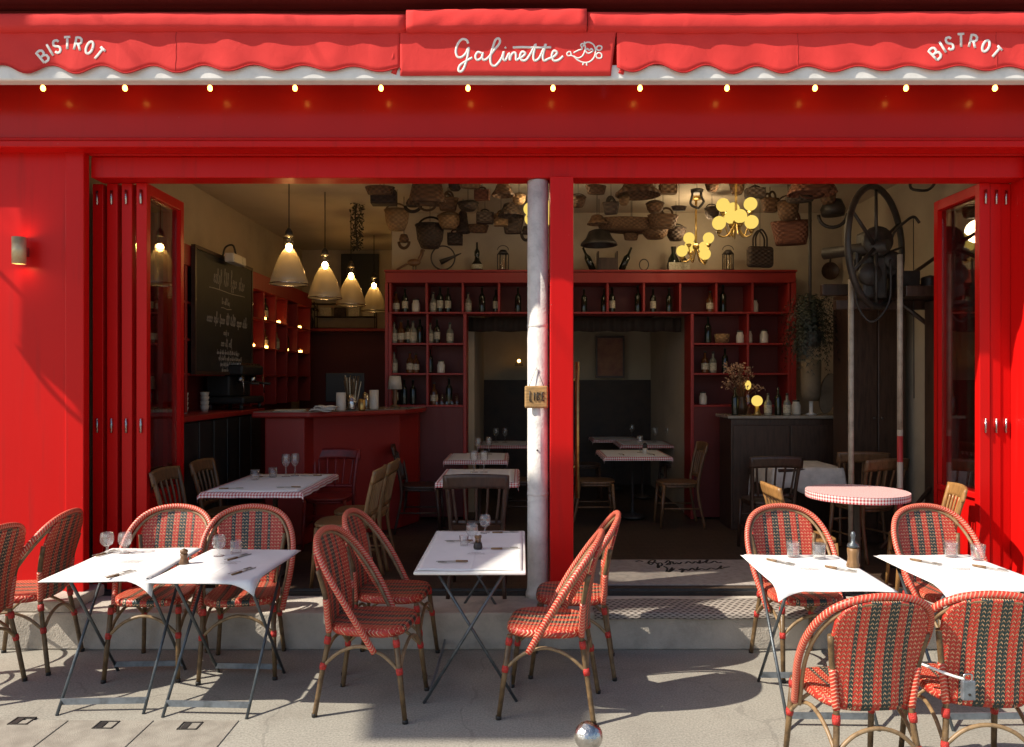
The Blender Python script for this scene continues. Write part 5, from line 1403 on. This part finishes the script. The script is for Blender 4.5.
BK += [(578, 201, 16, 12, 7.0, 'round', 'wick_b', 'small brown basket tight against the red post at the top'),
 (596, 189, 22, 10, 6.9, 'flat', 'wick_b', 'flat brown tray at the lintel left of the straw hat'),
 (611, 208, 16, 11, 7.3, 'trap', 'wick_d', 'little dark market basket left of the tiny tan basket'),
 (655, 207, 18, 11, 7.4, 'round', 'wick_b', 'brown basket above the long shallow one'),
 (668, 189, 17, 10, 6.9, 'crate', 'wick_t', 'tan crate at the lintel right of the straw hat'),
 (712, 212, 15, 13, 7.8, 'round', 'wick_d', 'dark basket between the two chandelier stems'),
 (770, 205, 17, 13, 7.5, 'trap', 'wick_b', 'small brown market basket above the square bag'),
 (448, 204, 20, 12, 7.5, 'trap', 'wick_b', 'brown market basket above the small tan basket'),
 (413, 205, 16, 12, 7.3, 'sack', 'wick_d', 'dark pouch between the crate and the large flared basket'),
 (503, 190, 22, 12, 6.9, 'dome', 'wick_b', 'brown dome basket at the lintel near the column'),
 (519, 199, 14, 10, 7.1, 'round', 'wick_t', 'tan basket right beside the white column'),
 (455, 186, 14, 9, 7.0, 'round', 'wick_d', 'small dark basket right of the large flared one')]
for b in BK: basket(*b, rz=random.uniform(-.35, .35))
# frying pan on the rear wall
pn = thing('frying_pan', 'dark round pan with upright handle on the cream wall right of the shelf', 'pan', tuple(at(830, 271, 8.6)))
g = MB(); g.lathe([(0, -.03), (.085, -.03), (.10, .01), (.095, .01), (.08, -.02), (0, -.02)], seg=20, rot=Matrix.Rotation(PI / 2, 3, 'X')); g.build('bowl', M['wood_d'], pn)
g = MB(); g.tube([(0, 0, .09), (.02, 0, .24)], .010, 8); g.build('handle', M['iron'], pn)
# dried ivy garland
iv = thing('ivy_garland', 'long dried ivy garland hanging from the ceiling by the pendant lamps', 'garland', tuple(at(357, 186, 8.2)))
H = (252 - 190) * 8.2 / 770
g = MB(); g.tube(crom([(0, 0, CZ - iv.location.z), (.02, 0, -.1), (-.02, 0, -H * .5), (.01, 0, -H)], 6), .008, 6); g.build('stem', M['cord'], iv)
g = MB(); rr = random.Random(9)
for k in range(420):
    u = rr.random(); r = .085 * math.sqrt(rr.random()) * (1 - .3 * u); a = rr.random() * 6.28
    c = Vector((r * math.cos(a), r * math.sin(a), -.03 - H * u)); d = Vector((rr.uniform(-1, 1), rr.uniform(-1, 1), rr.uniform(-1, .3))).normalized() * rr.uniform(.012, .028); w = d.orthogonal().normalized() * rr.uniform(.007, .014)
    g.add([c - d, c + w, c + d, c - w], [(0, 1, 2, 3)])
g.build('leaves', M['ivy'], iv, closed=False)

# ================================================================== dining tables and chairs inside
def make_room_table(w, d, h=.70):
    t = thing('dining_table', 'x', 'table')
    g = MB(); g.box(-w / 2, w / 2, -d / 2, d / 2, h - .028, h); g.build('tabletop', M['wood_d'], t, bevel=.004)
    g = MB(); g.lathe([(0, .02), (.22, .02), (.20, .04), (.035, .07), (.03, .12), (.03, h - .06), (.12, h - .029), (0, h - .029)], seg=16); o = g.build('pedestal', M['iron'], t); o.scale = (min(1, w * .9), min(1.6, d * .9), 1)
    return t
def cloths(t, w, d, h, lab, grp='gingham cloths on the inside tables'):
    """gingham cloth with a short hem, white paper runner on top"""
    l = t.location; hw, hd = w / 2 + .012, d / 2 + .012
    g = MB(); z = h + .003
    def f(a, b):
        x = (a * 2 - 1) * (hw + .034); y = (b * 2 - 1) * (hd + .034); zz = 0
        ox, oy = abs(x) - hw, abs(y) - hd
        if ox > 0: x = math.copysign(hw + .004 + .006 * math.sin(y * 30), x); zz -= ox
        if oy > 0: y = math.copysign(hd + .004 + .006 * math.sin(x * 30), y); zz -= oy
        return (x, y, zz)
    g.grid(f, 40, 50, lambda a, b: ((a * 2 - 1) * (hw + .034), (b * 2 - 1) * (hd + .034)), smooth=False)
    o = g.build('gingham_cloth', M['gingham'], None, closed=False, solid=.003); o.location = (l.x, l.y, l.z + z); o.rotation_euler = t.rotation_euler
    tag(o, 'red gingham tablecloth ' + lab, 'tablecloth', grp)
    g = MB(); g.grid(lambda a, b: ((a - .5) * w * .93, (b - .5) * d * .96, .0015 * math.sin(a * 8) * math.cos(b * 9)), 14, 14)
    o = g.build('paper_cover', M['paper'], None, closed=False, solid=.001); o.location = (l.x, l.y, l.z + z + .0045); o.rotation_euler = t.rotation_euler
    tag(o, 'white paper ' + lab, 'paper cover', 'white paper covers inside')
TH = .70
def room_table(X, D, w, d, rz, label, where, cover=True):
    t = make_room_table(w, d, TH); t.location = (X, D + CAMY, FZ); t.rotation_euler = (0, 0, rz); tag(t, label, None, 'dining tables inside')
    if cover: cloths(t, w, d, TH, where)
    return t
room_table(-1.90, 5.98, .70, 1.08, 0, 'inside table in the left bay with gingham cloth, nearest the folded doors', 'on the inside table nearest the folded doors of the left bay')
room_table(-.335, 6.42, .62, .92, 0, 'inside table behind the dark slatted chair with two wine glasses on it', 'on the table just behind the dark slatted chair')
room_table(-.44, 8.0, .60, .80, 0, 'inside table halfway back between bar and white column', 'on the table halfway back between bar and white column')
room_table(-.20, 9.7, .60, .70, 0, 'farthest left inside table, in the nook beyond the shelf opening', 'on the farthest table left of the white column')
room_table(1.22, 8.35, .68, .80, 0, 'inside table in the right bay set between two dim wooden chairs', 'on the table between two dim wooden chairs')
room_table(1.55, 9.75, .62, .70, .0, 'inside table behind the two dim chairs, deeper in the nook', 'on the second table back in the right bay')
room_table(1.28, 10.5, .60, .55, .0, 'deepest inside table against the dark nook wall', 'on the deepest table against the dark wall')
room_table(2.60, 7.25, .62, .62, .1, 'inside table with a rumpled white cloth in front of the marble sideboard', 'under the rumpled linen by the marble sideboard', False)
lc = thing('white_linen', 'rumpled white linen hanging unevenly over the table by the marble sideboard', 'tablecloth', (2.60, 1.95, FZ + TH + .002))
def fl(a, b):
    x = (a * 2 - 1) * .43; y = (b * 2 - 1) * .42; z = .003 * math.sin(a * 14) * math.sin(b * 11) + .004
    ox = max(0, abs(x) - .32); oy = max(0, abs(y) - .32)
    z -= ox * 1.6 + oy * 1.7 + (.06 * (.5 + .5 * math.sin(a * 17)) * oy / .1)
    return (x - math.copysign(ox * .75, x), y - math.copysign(oy * .75, y), z)
g = MB(); g.grid(fl, 30, 30); g.build('cloth', M['cloth_w'], lc, closed=False, solid=.004)
# round table at the right bay
rt = thing('round_table', 'round bistro table with a red gingham top in the right bay doorway', 'table', (2.41, .21, FZ))
g = MB(); g.lathe([(0, .675), (.335, .675), (.345, .682), (.345, .700), (.335, .707), (0, .707)], seg=40)
g.build('tabletop', M['gtop'] if 'gtop' in M else M['wood_d'], rt)
g = MB(); g.lathe([(.348, .660), (.3485, .708)], seg=48); g.add([(0, 0, 0)], []) ; g.build('cloth_edge', M['gingham'], rt, closed=False)
g = MB(); n = 48
V = [(.348 * math.cos(2 * PI * i / n), .348 * math.sin(2 * PI * i / n), .7085) for i in range(n)]
g.add(V, [tuple(range(n))], [[(x, y) for x, y, z in V]]); g.build('cloth_top', M['gingham'], rt, closed=False)
g = MB(); g.lathe([(0, 0), (.21, 0), (.20, .02), (.04, .05), (.026, .09), (.026, .62), (.10, .674), (0, .674)], seg=20); g.build('pedestal', M['iron'], rt)

def make_wood_chair(mat, slats=5):
    t = thing('wooden_chair', 'x', 'chair'); m = M[mat]
    g = MB()
    ol = [(.205 * (1 - .10 * (math.sin(a) + 1) / 2) * math.copysign(abs(math.cos(a)) ** .6, math.cos(a)), .205 * math.copysign(abs(math.sin(a)) ** .6, math.sin(a))) for a in [2 * PI * k / 36 for k in range(36)]]
    g.prism(ol, .435, .46, True); g.build('seat', m, t, bevel=.006)
    g = MB(); g.tube([(x * .9, y * .9, .422) for x, y in ol[::2]], .014, 8, closed=True); g.build('apron', m, t)
    for s in (-1, 1):
        g = MB(); g.tube([(s * .19, -.20, 0), (s * .175, -.165, .435)], [.013, .018], 10); g.build('leg', m, t)
        g = MB(); g.tube(crom([(s * .195, .245, 0), (s * .180, .185, .30), (s * .178, .180, .46), (s * .190, .215, .66), (s * .205, .262, .84)], 5), [.014] * 8 + [.017] * 12 + [.014], 10); g.build('leg', m, t)
        g = MB(); g.tube([(s * .182, -.180, .20), (s * .186, .205, .20)], .009, 8); g.build('stretcher', m, t)
    g = MB(); g.tube([(-.176, -.172, .30), (.176, -.172, .30)], .009, 8); g.build('stretcher', m, t)
    def top(a, b):
        x = (a * 2 - 1) * .225; return (x, .238 + .035 * (1 - (x / .225) ** 2) + .022 * b, .765 + .095 * b - .012 * (x / .225) ** 2)
    g = MB(); g.grid(top, 16, 4); g.build('top_rail', m, t, closed=False, solid=.022)
    def low(a, b):
        x = (a * 2 - 1) * .178; return (x, .190 + .018 * (1 - (x / .178) ** 2), .50 + .03 * b)
    g = MB(); g.grid(low, 10, 1); g.build('lower_rail', m, t, closed=False, solid=.016)
    for k in range(slats):
        x = (k - (slats - 1) / 2) * .30 / (slats - 1)
        g = MB(); g.tube(crom([(x * .9, .205, .515), (x, .225, .64), (x * 1.08, .258, .775)], 4), .0095, 8); g.build('slat', m, t)
    return t
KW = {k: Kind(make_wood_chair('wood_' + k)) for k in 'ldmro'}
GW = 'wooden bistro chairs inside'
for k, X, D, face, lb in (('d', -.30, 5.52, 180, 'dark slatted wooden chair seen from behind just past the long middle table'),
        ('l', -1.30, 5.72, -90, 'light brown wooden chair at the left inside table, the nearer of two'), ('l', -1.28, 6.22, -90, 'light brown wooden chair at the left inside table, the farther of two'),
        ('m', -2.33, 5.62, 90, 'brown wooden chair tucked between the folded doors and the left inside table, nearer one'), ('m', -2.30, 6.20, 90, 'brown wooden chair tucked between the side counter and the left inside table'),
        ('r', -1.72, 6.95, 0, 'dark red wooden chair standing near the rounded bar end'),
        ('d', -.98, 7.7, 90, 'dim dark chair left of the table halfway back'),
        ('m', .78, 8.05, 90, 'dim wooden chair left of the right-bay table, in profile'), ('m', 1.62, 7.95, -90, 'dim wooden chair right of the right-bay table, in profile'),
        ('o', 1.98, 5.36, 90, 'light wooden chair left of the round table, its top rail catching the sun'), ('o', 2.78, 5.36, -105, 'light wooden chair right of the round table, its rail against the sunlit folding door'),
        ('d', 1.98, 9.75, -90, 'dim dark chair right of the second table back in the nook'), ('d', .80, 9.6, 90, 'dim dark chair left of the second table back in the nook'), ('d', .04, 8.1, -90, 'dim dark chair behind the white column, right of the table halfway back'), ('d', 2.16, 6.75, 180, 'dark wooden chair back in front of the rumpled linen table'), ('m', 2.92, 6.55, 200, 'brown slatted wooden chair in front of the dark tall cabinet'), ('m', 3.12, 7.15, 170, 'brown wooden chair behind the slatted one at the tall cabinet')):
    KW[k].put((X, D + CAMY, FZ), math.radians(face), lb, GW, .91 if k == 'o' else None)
# cutlery and folded menus on the inside tables
for i, (x, y, a, w) in enumerate(((-2.10, .32, 0, 'front left on the left inside table'), (-1.70, .34, PI, 'front right on the left inside table'), (-2.08, 1.0, 0, 'back left on the left inside table'), (-1.72, 1.02, PI, 'back right on the left inside table'),
                                  (-.50, .90, PI / 2, 'left on the table behind the dark slatted chair'), (-.18, .90, PI / 2, 'right on the table behind the dark slatted chair'), (1.06, 2.86, PI / 2, 'left on the table between two dim chairs'), (1.38, 2.86, PI / 2, 'right on the table between two dim chairs'))):
    z = FZ + .70 + .009
    KF.put((x, y, z), a, 'steel fork laid ' + w, 'forks on the inside tables', .85); KK.put((x + .03 * math.sin(a), y - .03 * math.cos(a) + .0, z), a, 'wood-handled knife laid ' + w, 'knives on the inside tables', .85)
# glasses on the inside tables
GI = 'glasses on the inside tables'
TI = FZ + TH + .010
def make_wineglass():
    t = thing('wine_glass', 'x', 'glass')
    pr = [(0, 0), (.034, 0), (.034, .003), (.006, .008), (.005, .075), (.022, .092), (.036, .120), (.034, .165), (.029, .185), (.0278, .185), (.0325, .165), (.0345, .120), (.020, .095), (0, .080)]
    g = MB(); g.lathe(pr, seg=18); g.build('bowl', M['glass'], t)
    return t
KV = Kind(make_wineglass())
for K, px, D, lb in ((KS, 255, 6.1, 'low tumbler at the left end of the left inside table'), (KS, 273, 6.25, 'low tumbler in the middle of the left inside table'), (KV, 286, 6.3, 'left stemmed glass of a pair on the left inside table'), (KV, 295, 6.35, 'right stemmed glass of a pair on the left inside table'),
                     (KV, 474, 6.6, 'left wine glass of a pair on the table behind the dark slatted chair'), (KV, 484, 6.6, 'right wine glass of a pair on the table behind the dark slatted chair'),
                     (KV, 478, 8.1, 'left wine glass on the table halfway back'), (KV, 489, 8.2, 'right wine glass on the table halfway back'), (KV, 496, 9.75, 'left glass on the farthest left table'), (KV, 505, 9.75, 'right glass on the farthest left table'),
                     (KV, 640, 8.4, 'lone wine glass on the table between two dim chairs'), (KV, 655, 9.8, 'left glass on the second table back in the right bay'), (KV, 668, 9.8, 'right glass on the second table back in the right bay'), (KV, 632, 10.5, 'glass on the deepest table by the dark wall')):
    p = at(px, 0, D); K.put((p.x, p.y, TI), 0, lb, GI)
sk = thing('salt_shaker', 'small dark shaker with white foot on the table between two dim chairs', 'shaker', (at(645, 0, 8.25).x, 2.95, TI))
g = MB(); g.lathe([(0, 0), (.028, 0), (.026, .06), (0, .06)], seg=12); g.build('foot', M['ceramic'], sk)
g = MB(); g.lathe([(0, .0605), (.026, .0605), (.020, .11), (0, .12)], seg=12); g.build('cap', M['iron'], sk)

# ================================================================== right-hand side: sideboard, plant, wheel machine
sb = thing('sideboard', 'dark wooden sideboard with a pale marble top along the right rear wall', 'sideboard', (2.57, 2.62, FZ))
for b, n, m in (((-.50, .72, -.26, .24, 1.115, 1.145), 'marble_top', 'marble'), ((-.46, .70, -.22, .22, 0, 1.113), 'body', 'wood_d'), ((-.44, .12, -.236, -.222, .08, 1.05), 'door', 'wood_d'), ((.135, .68, -.236, -.222, .08, 1.05), 'door', 'wood_d')):
    g = MB(); g.box(*b); g.build(n, M[m], sb, bevel=.006)
SBZ = FZ + 1.147
def onsb(px, D=7.85): p = at(px, 0, D); return (p.x, p.y, SBZ)
fv = thing('flower_vase', 'vase of pale dried flowers on the marble sideboard behind the glowing lamp', 'flowers', onsb(742, 7.95))
g = MB(); g.lathe([(0, 0), (.045, 0), (.06, .08), (.03, .16), (.04, .18), (.03, .18), (0, .1)], seg=14); g.build('vase', M['wood_d'], fv)
rr = random.Random(2); gs = MB(); gl = MB()
for k in range(34):
    a = rr.random() * 6.28; r = rr.uniform(.03, .19); h = rr.uniform(.26, .50); e = Vector((r * math.cos(a), r * math.sin(a), h)); gs.tube([(0, 0, .14), e * .6 + Vector((0, 0, .06)), e], .003, 5)
    for q in range(9):
        c = e + Vector((rr.gauss(0, .02), rr.gauss(0, .02), rr.gauss(0, .02))); d = Vector((rr.uniform(-1, 1), rr.uniform(-1, 1), rr.uniform(-1, 1))).normalized() * .018; w = d.orthogonal().normalized() * .012
        gl.add([c - d, c + w, c + d, c - w], [(0, 1, 2, 3)])
gs.build('stem', M['wood_m'], fv, closed=False); gl.build('blossom', M['pink'], fv, closed=False)
ol_ = thing('oil_lamp', 'small glowing globe lamp on the marble sideboard', 'lamp', onsb(757, 7.7))
g = MB(); g.lathe([(0, 0), (.05, 0), (.03, .03), (.02, .09), (0, .09)], seg=14); g.build('base', M['gold'], ol_)
g = MB(); g.sphere((0, 0, .145), .055, 16, 10); g.build('globe', M['globe'], ol_)
o2 = thing('tea_light', 'taller glowing bottle lamp behind the globe lamp on the sideboard', 'lamp', onsb(748, 7.9))
g = MB(); g.lathe([(0, 0), (.04, 0), (.045, .2), (.02, .26), (0, .26)], seg=14); g.build('bottle', M['clear'], o2)
g = MB(); g.sphere((0, 0, .30), .032, 12, 8, (1, 1, 1.5)); g.build('glow', M['globe'], o2)
for k, (px, D, kk, lb) in enumerate(((735, 7.75, 'd', 'plain dark bottle at the left end of the marble sideboard'), (768, 7.7, 'l', 'pale labelled bottle right of the glowing lamp on the sideboard'), (778, 7.8, 'd', 'plain dark bottle among the sideboard jars'), (787, 7.7, 'l', 'pale labelled bottle in the middle of the sideboard'), (796, 7.85, 'j', 'white lidded jar on the sideboard'))):
    KB[kk].put(onsb(px, D), 0, lb, 'bottles on the marble sideboard')
pt = thing('column_pot', 'tall pale pot on the marble sideboard beneath the hanging fern', 'pot', onsb(811, 7.9))
g = MB(); g.lathe([(0, .14), (.02, .14), (.018, .02), (.06, .0), (0, 0)], seg=14); g.build('foot', M['white_metal'], pt)
g = MB(); g.lathe([(0, .141), (.07, .141), (.095, .20), (.100, .56), (.085, .56), (.08, .2), (0, .2)], seg=20); g.build('vase', M['terracotta'], pt)
pl = thing('leaning_plaque', 'pale oval plaque leaning at the right end of the sideboard', 'plaque', onsb(828, 7.9))
g = MB(); g.prism([(.085 * math.cos(a * PI / 14), .21 * math.sin(a * PI / 14)) for a in range(28)], -.012, .012); g.move(Matrix.Translation((0, 0, .215)) @ Matrix.Rotation(.16, 4, 'Y') @ Matrix.Rotation(PI / 2, 4, 'X')); g.build('plate', M['terracotta'], pl)
# hanging fern
fc = at(810, 334, 7.35)
fn = thing('hanging_fern', 'big bushy dark fern hanging from a rod over the marble sideboard', 'plant', tuple(fc))
g = MB(); g.tube([(0, 0, .02), (0, 0, CZ - fc.z)], .016, 8); g.build('rod', M['iron'], fn)
g = MB(); g.lathe([(0, -.12), (.09, -.12), (.13, .02), (.12, .02), (0, -.05)], seg=16); g.build('pot', M['iron'], fn)
rr = random.Random(11); gf = MB()
for k in range(230):
    a = rr.random() * 2 * PI; up = rr.uniform(-.12, .42); rad = rr.uniform(.12, .31); dr = rr.uniform(.10, .42)
    pts = crom([(0, 0, .0), (rad * .45 * math.cos(a), rad * .45 * math.sin(a), up * .8 + .03), (rad * .85 * math.cos(a), rad * .85 * math.sin(a), up * .7), (rad * math.cos(a), rad * math.sin(a), up * .7 - dr)], 5)
    side = Vector((-math.sin(a), math.cos(a), 0))
    for i in range(1, len(pts) - 1):
        d = (pts[i + 1] - pts[i - 1]).normalized(); w = .040 * (1 - .6 * i / len(pts))
        for s in (-1, 1):
            c = pts[i]; tip = c + side * s * w + d * .02 + Vector((0, 0, -.008 + rr.uniform(-.01, .01)))
            gf.add([c - d * .006, tip, c + d * .008], [(0, 1, 2)])
gf.build('fronds', M['leaf'], fn, closed=False)

# tall dark cabinet & right wall
cab = thing('tall_cabinet', 'tall plain dark wooden cabinet behind the wheel machine', 'cabinet', (3.27, 1.75, FZ))
g = MB(); g.box(-.26, .27, .02, .36, 0, 2.30); g.build('body', M['wood_d'], cab, bevel=.01)
for x0 in (-.255, .008):
    g = MB(); g.box(x0, x0 + .255, -.002, .018, .08, 2.22); d_ = g.build('door', M['wood_d'], cab, bevel=.008)
    g = MB(); g.sphere((x0 + (.225 if x0 < 0 else .03), -.018, 1.15), .016, 10, 8); g.build('knob', M['iron'], d_)
# machine: spoked wheel on a frame with crank, arm and poles
wc = at(876, 247, 6.35)
wm = thing('wheel_machine', 'antique black machine with a big spoked flywheel and curved arm', 'machine', (wc.x, wc.y, FZ))
WZ = wc.z - FZ; R_ = .50; ra = math.radians(41)
rot = Matrix.Rotation(ra, 4, 'Z')
def wp(a, r, off=0): v = Vector((r * math.cos(a), off, r * math.sin(a))); v = rot @ v; return Vector((v.x, v.y, v.z + WZ))
g = MB(); n = 48
prof = [(R_, -.026), (R_ + .016, -.012), (R_ + .016, .012), (R_, .026), (R_ - .028, .018), (R_ - .028, -.018)]
V = [wp(2 * PI * i / n, r, o) for i in range(n) for r, o in prof]; k = len(prof)
g.add(V, [(i * k + j, i * k + (j + 1) % k, ((i + 1) % n) * k + (j + 1) % k, ((i + 1) % n) * k + j) for i in range(n) for j in range(k)], None, True)
wh = g.build('flywheel', M['iron'], wm)
for i in range(6):
    a = i * PI / 3 + PI / 2; g = MB(); g.tube([wp(a, .05), wp(a, R_ - .03)], [.018, .012], 8); g.build('spoke', M['iron'], wh)
g = MB(); g.tube([wp(0, 0, -.10), wp(0, 0, .45)], .05, 16); g.build('axle', M['iron'], wm)
g = MB()
g.box(-.09, .12, .04, .34, WZ - .42, WZ - .06); g.box(-.05, .08, .06, .28, WZ - .058, WZ + .16); g.box(-.14, -.092, .08, .22, WZ - .16, WZ + .0); g.box(.122, .26, .10, .30, WZ - .22, WZ - .04)
g.build('gear_case', M['iron'], wm, bevel=.03)
for x, y, z, r in ((.02, .02, WZ + .05, .12), (-.04, .03, WZ - .22, .09), (.16, .06, WZ - .10, .07)):
    g = MB(); g.lathe([(0, -.03), (r, -.03), (r * 1.06, 0), (r, .03), (0, .03)], (x, y, z), 24, rot=Matrix.Rotation(PI / 2, 3, 'X')); g.build('gear', M['iron'], wm)
g = MB(); g.tube(crom([(.14, .1, WZ - .02), (.20, .1, WZ + .14), (.28, .1, WZ + .22), (.36, .1, WZ + .27), (.41, .1, WZ + .22)], 6), .012, 8); g.build('arm', M['iron'], wm)
g = MB(); g.tube([(.36, .1, WZ + .27), (.365, .1, WZ - 1.25)], .0035, 5); g.build('cord', M['cord'], wm)
g = MB(); g.tube(crom([(.12, .0, WZ - .1), (.10, -.02, WZ - .45), (-.05, -.03, WZ - .62), (-.16, .0, WZ - .45), (-.17, .02, WZ - .1)], 6), .010, 8); g.build('hose', M['iron'], wm)
g = MB(); g.tube([(.05, .05, WZ - .06), (.28, .12, WZ + .02)], .010, 8); g.build('crank', M['iron'], wm)
g = MB(); g.box(-.26, .62, .16, .24, WZ - .50, WZ - .42); g.box(-.30, .66, .36, .42, WZ - .36, WZ - .26); g.build('beam', M['wood_d'], wm, bevel=.006)
# poles
for px, D, z1, m, lb, extra in ((851, 6.2, 2.55, 'pole', 'pale upright pole left of the wheel machine', None), (900, 6.2, 2.75, 'pole', 'pale upright pole with red and white bands, right of the big wheel', 'band')):
    p = at(px, 0, D); t = thing('upright_pole', lb, 'pole', (p.x, p.y, FZ))
    g = MB(); g.tube([(0, 0, 1.10 if extra else 0), (0, 0, z1 - FZ)], .022, 10); g.build('shaft', M[m], t)
    if extra: g = MB(); g.tube([(0, 0, 0), (0, 0, 1.10)], .0225, 10); g.build('striped_lower', M['redwhite'], t)
    g = MB(); g.lathe([(0, 0), (.09, 0), (.09, .012), (.03, .02), (.0, .02)], seg=16); g.build('foot', M['iron'], t)
# bracket shelf and rods on the right wall
rs = thing('wall_bracket', 'dark wooden bracket shelf with clutter on the right wall behind the folding doors', 'shelf', (3.45, 1.2, 2.45))
g = MB(); g.box(-.34, .16, -.30, .34, -.035, .05); g.build('board', M['wood_d'], rs, bevel=.006)
g = MB(); g.tube([(-.28, .0, -.03), (.15, .0, -.36)], .02, 8); g.tube([(-.30, .1, .05), (.14, .1, .36)], .016, 8); g.build('brace', M['wood_d'], rs)
g = MB(); g.box(-.30, -.12, -.1, .14, .052, .20); g.lathe([(0, .052), (.07, .052), (.07, .16), (0, .18)], (.02, .02, 0), 12); g.build('clutter', M['iron'], rs, bevel=.01)
pan = thing('dark_wall_panel', 'dark upright timber standing against the right wall beside the doors', 'timber', (3.46, 1.0, FZ))
g = MB(); g.box(-.10, .18, -.06, .10, 0, 2.15); g.build('plank', M['wood_d'], pan, bevel=.008)
g = MB(); g.tube([(-.52, -.02, .12), (-.10, .0, .62)], .018, 8); g.build('strut', M['wood_d'], pan)
# ================================================================== camera, sun, sky
cam = bpy.data.cameras.new('camera'); co = bpy.data.objects.new('camera', cam); COL.objects.link(co)
co.location = (0, CAMY, CAMZ); co.rotation_euler = (PI / 2, 0, 0)
cam.sensor_width = 36; cam.lens = 36 * FPX / 1024
cam.shift_x = -(VPX - 512) / 1024; cam.shift_y = (HOR - 373.5) / 1024
cam.clip_start = .05; cam.clip_end = 500
SC.camera = co
d = Vector((1.0, .36, -1.0)).normalized()
su = bpy.data.lights.new('sun', 'SUN'); su.energy = 4.7; su.angle = math.radians(.5); su.color = (1.0, .91, .78)
so_ = bpy.data.objects.new('sun', su); COL.objects.link(so_); so_.location = (-8, -6, 10)
so_.rotation_euler = d.to_track_quat('-Z', 'Y').to_euler()
w = bpy.data.worlds.new('World'); SC.world = w; w.use_nodes = True
nt = w.node_tree; bg = nt.nodes.get('Background') or nt.nodes.new('ShaderNodeBackground')
sky = nt.nodes.new('ShaderNodeTexSky'); sky.sky_type = 'NISHITA'; sky.sun_disc = False
el = math.asin(-d.z); sky.sun_elevation = el
sky.sun_rotation = math.atan2(-d.x, -d.y)      # sun azimuth measured from +y towards +x
sky.air_density = 1.0; sky.dust_density = 1.5
nt.links.new(sky.outputs[0], bg.inputs[0]); bg.inputs[1].default_value = .105
SC.view_settings.view_transform = 'Standard'; SC.view_settings.look = 'None'
SC.view_settings.exposure = 0.55; SC.view_settings.gamma = 1.0; SC.view_settings.use_curve_mapping = False
try:
    SC.cycles.use_denoising = True; SC.cycles.denoiser = 'OPENIMAGEDENOISE'
    SC.cycles.max_bounces = 10; SC.cycles.transparent_max_bounces = 24; SC.cycles.diffuse_bounces = 4
    SC.cycles.sample_clamp_indirect = 6.0
except Exception: pass
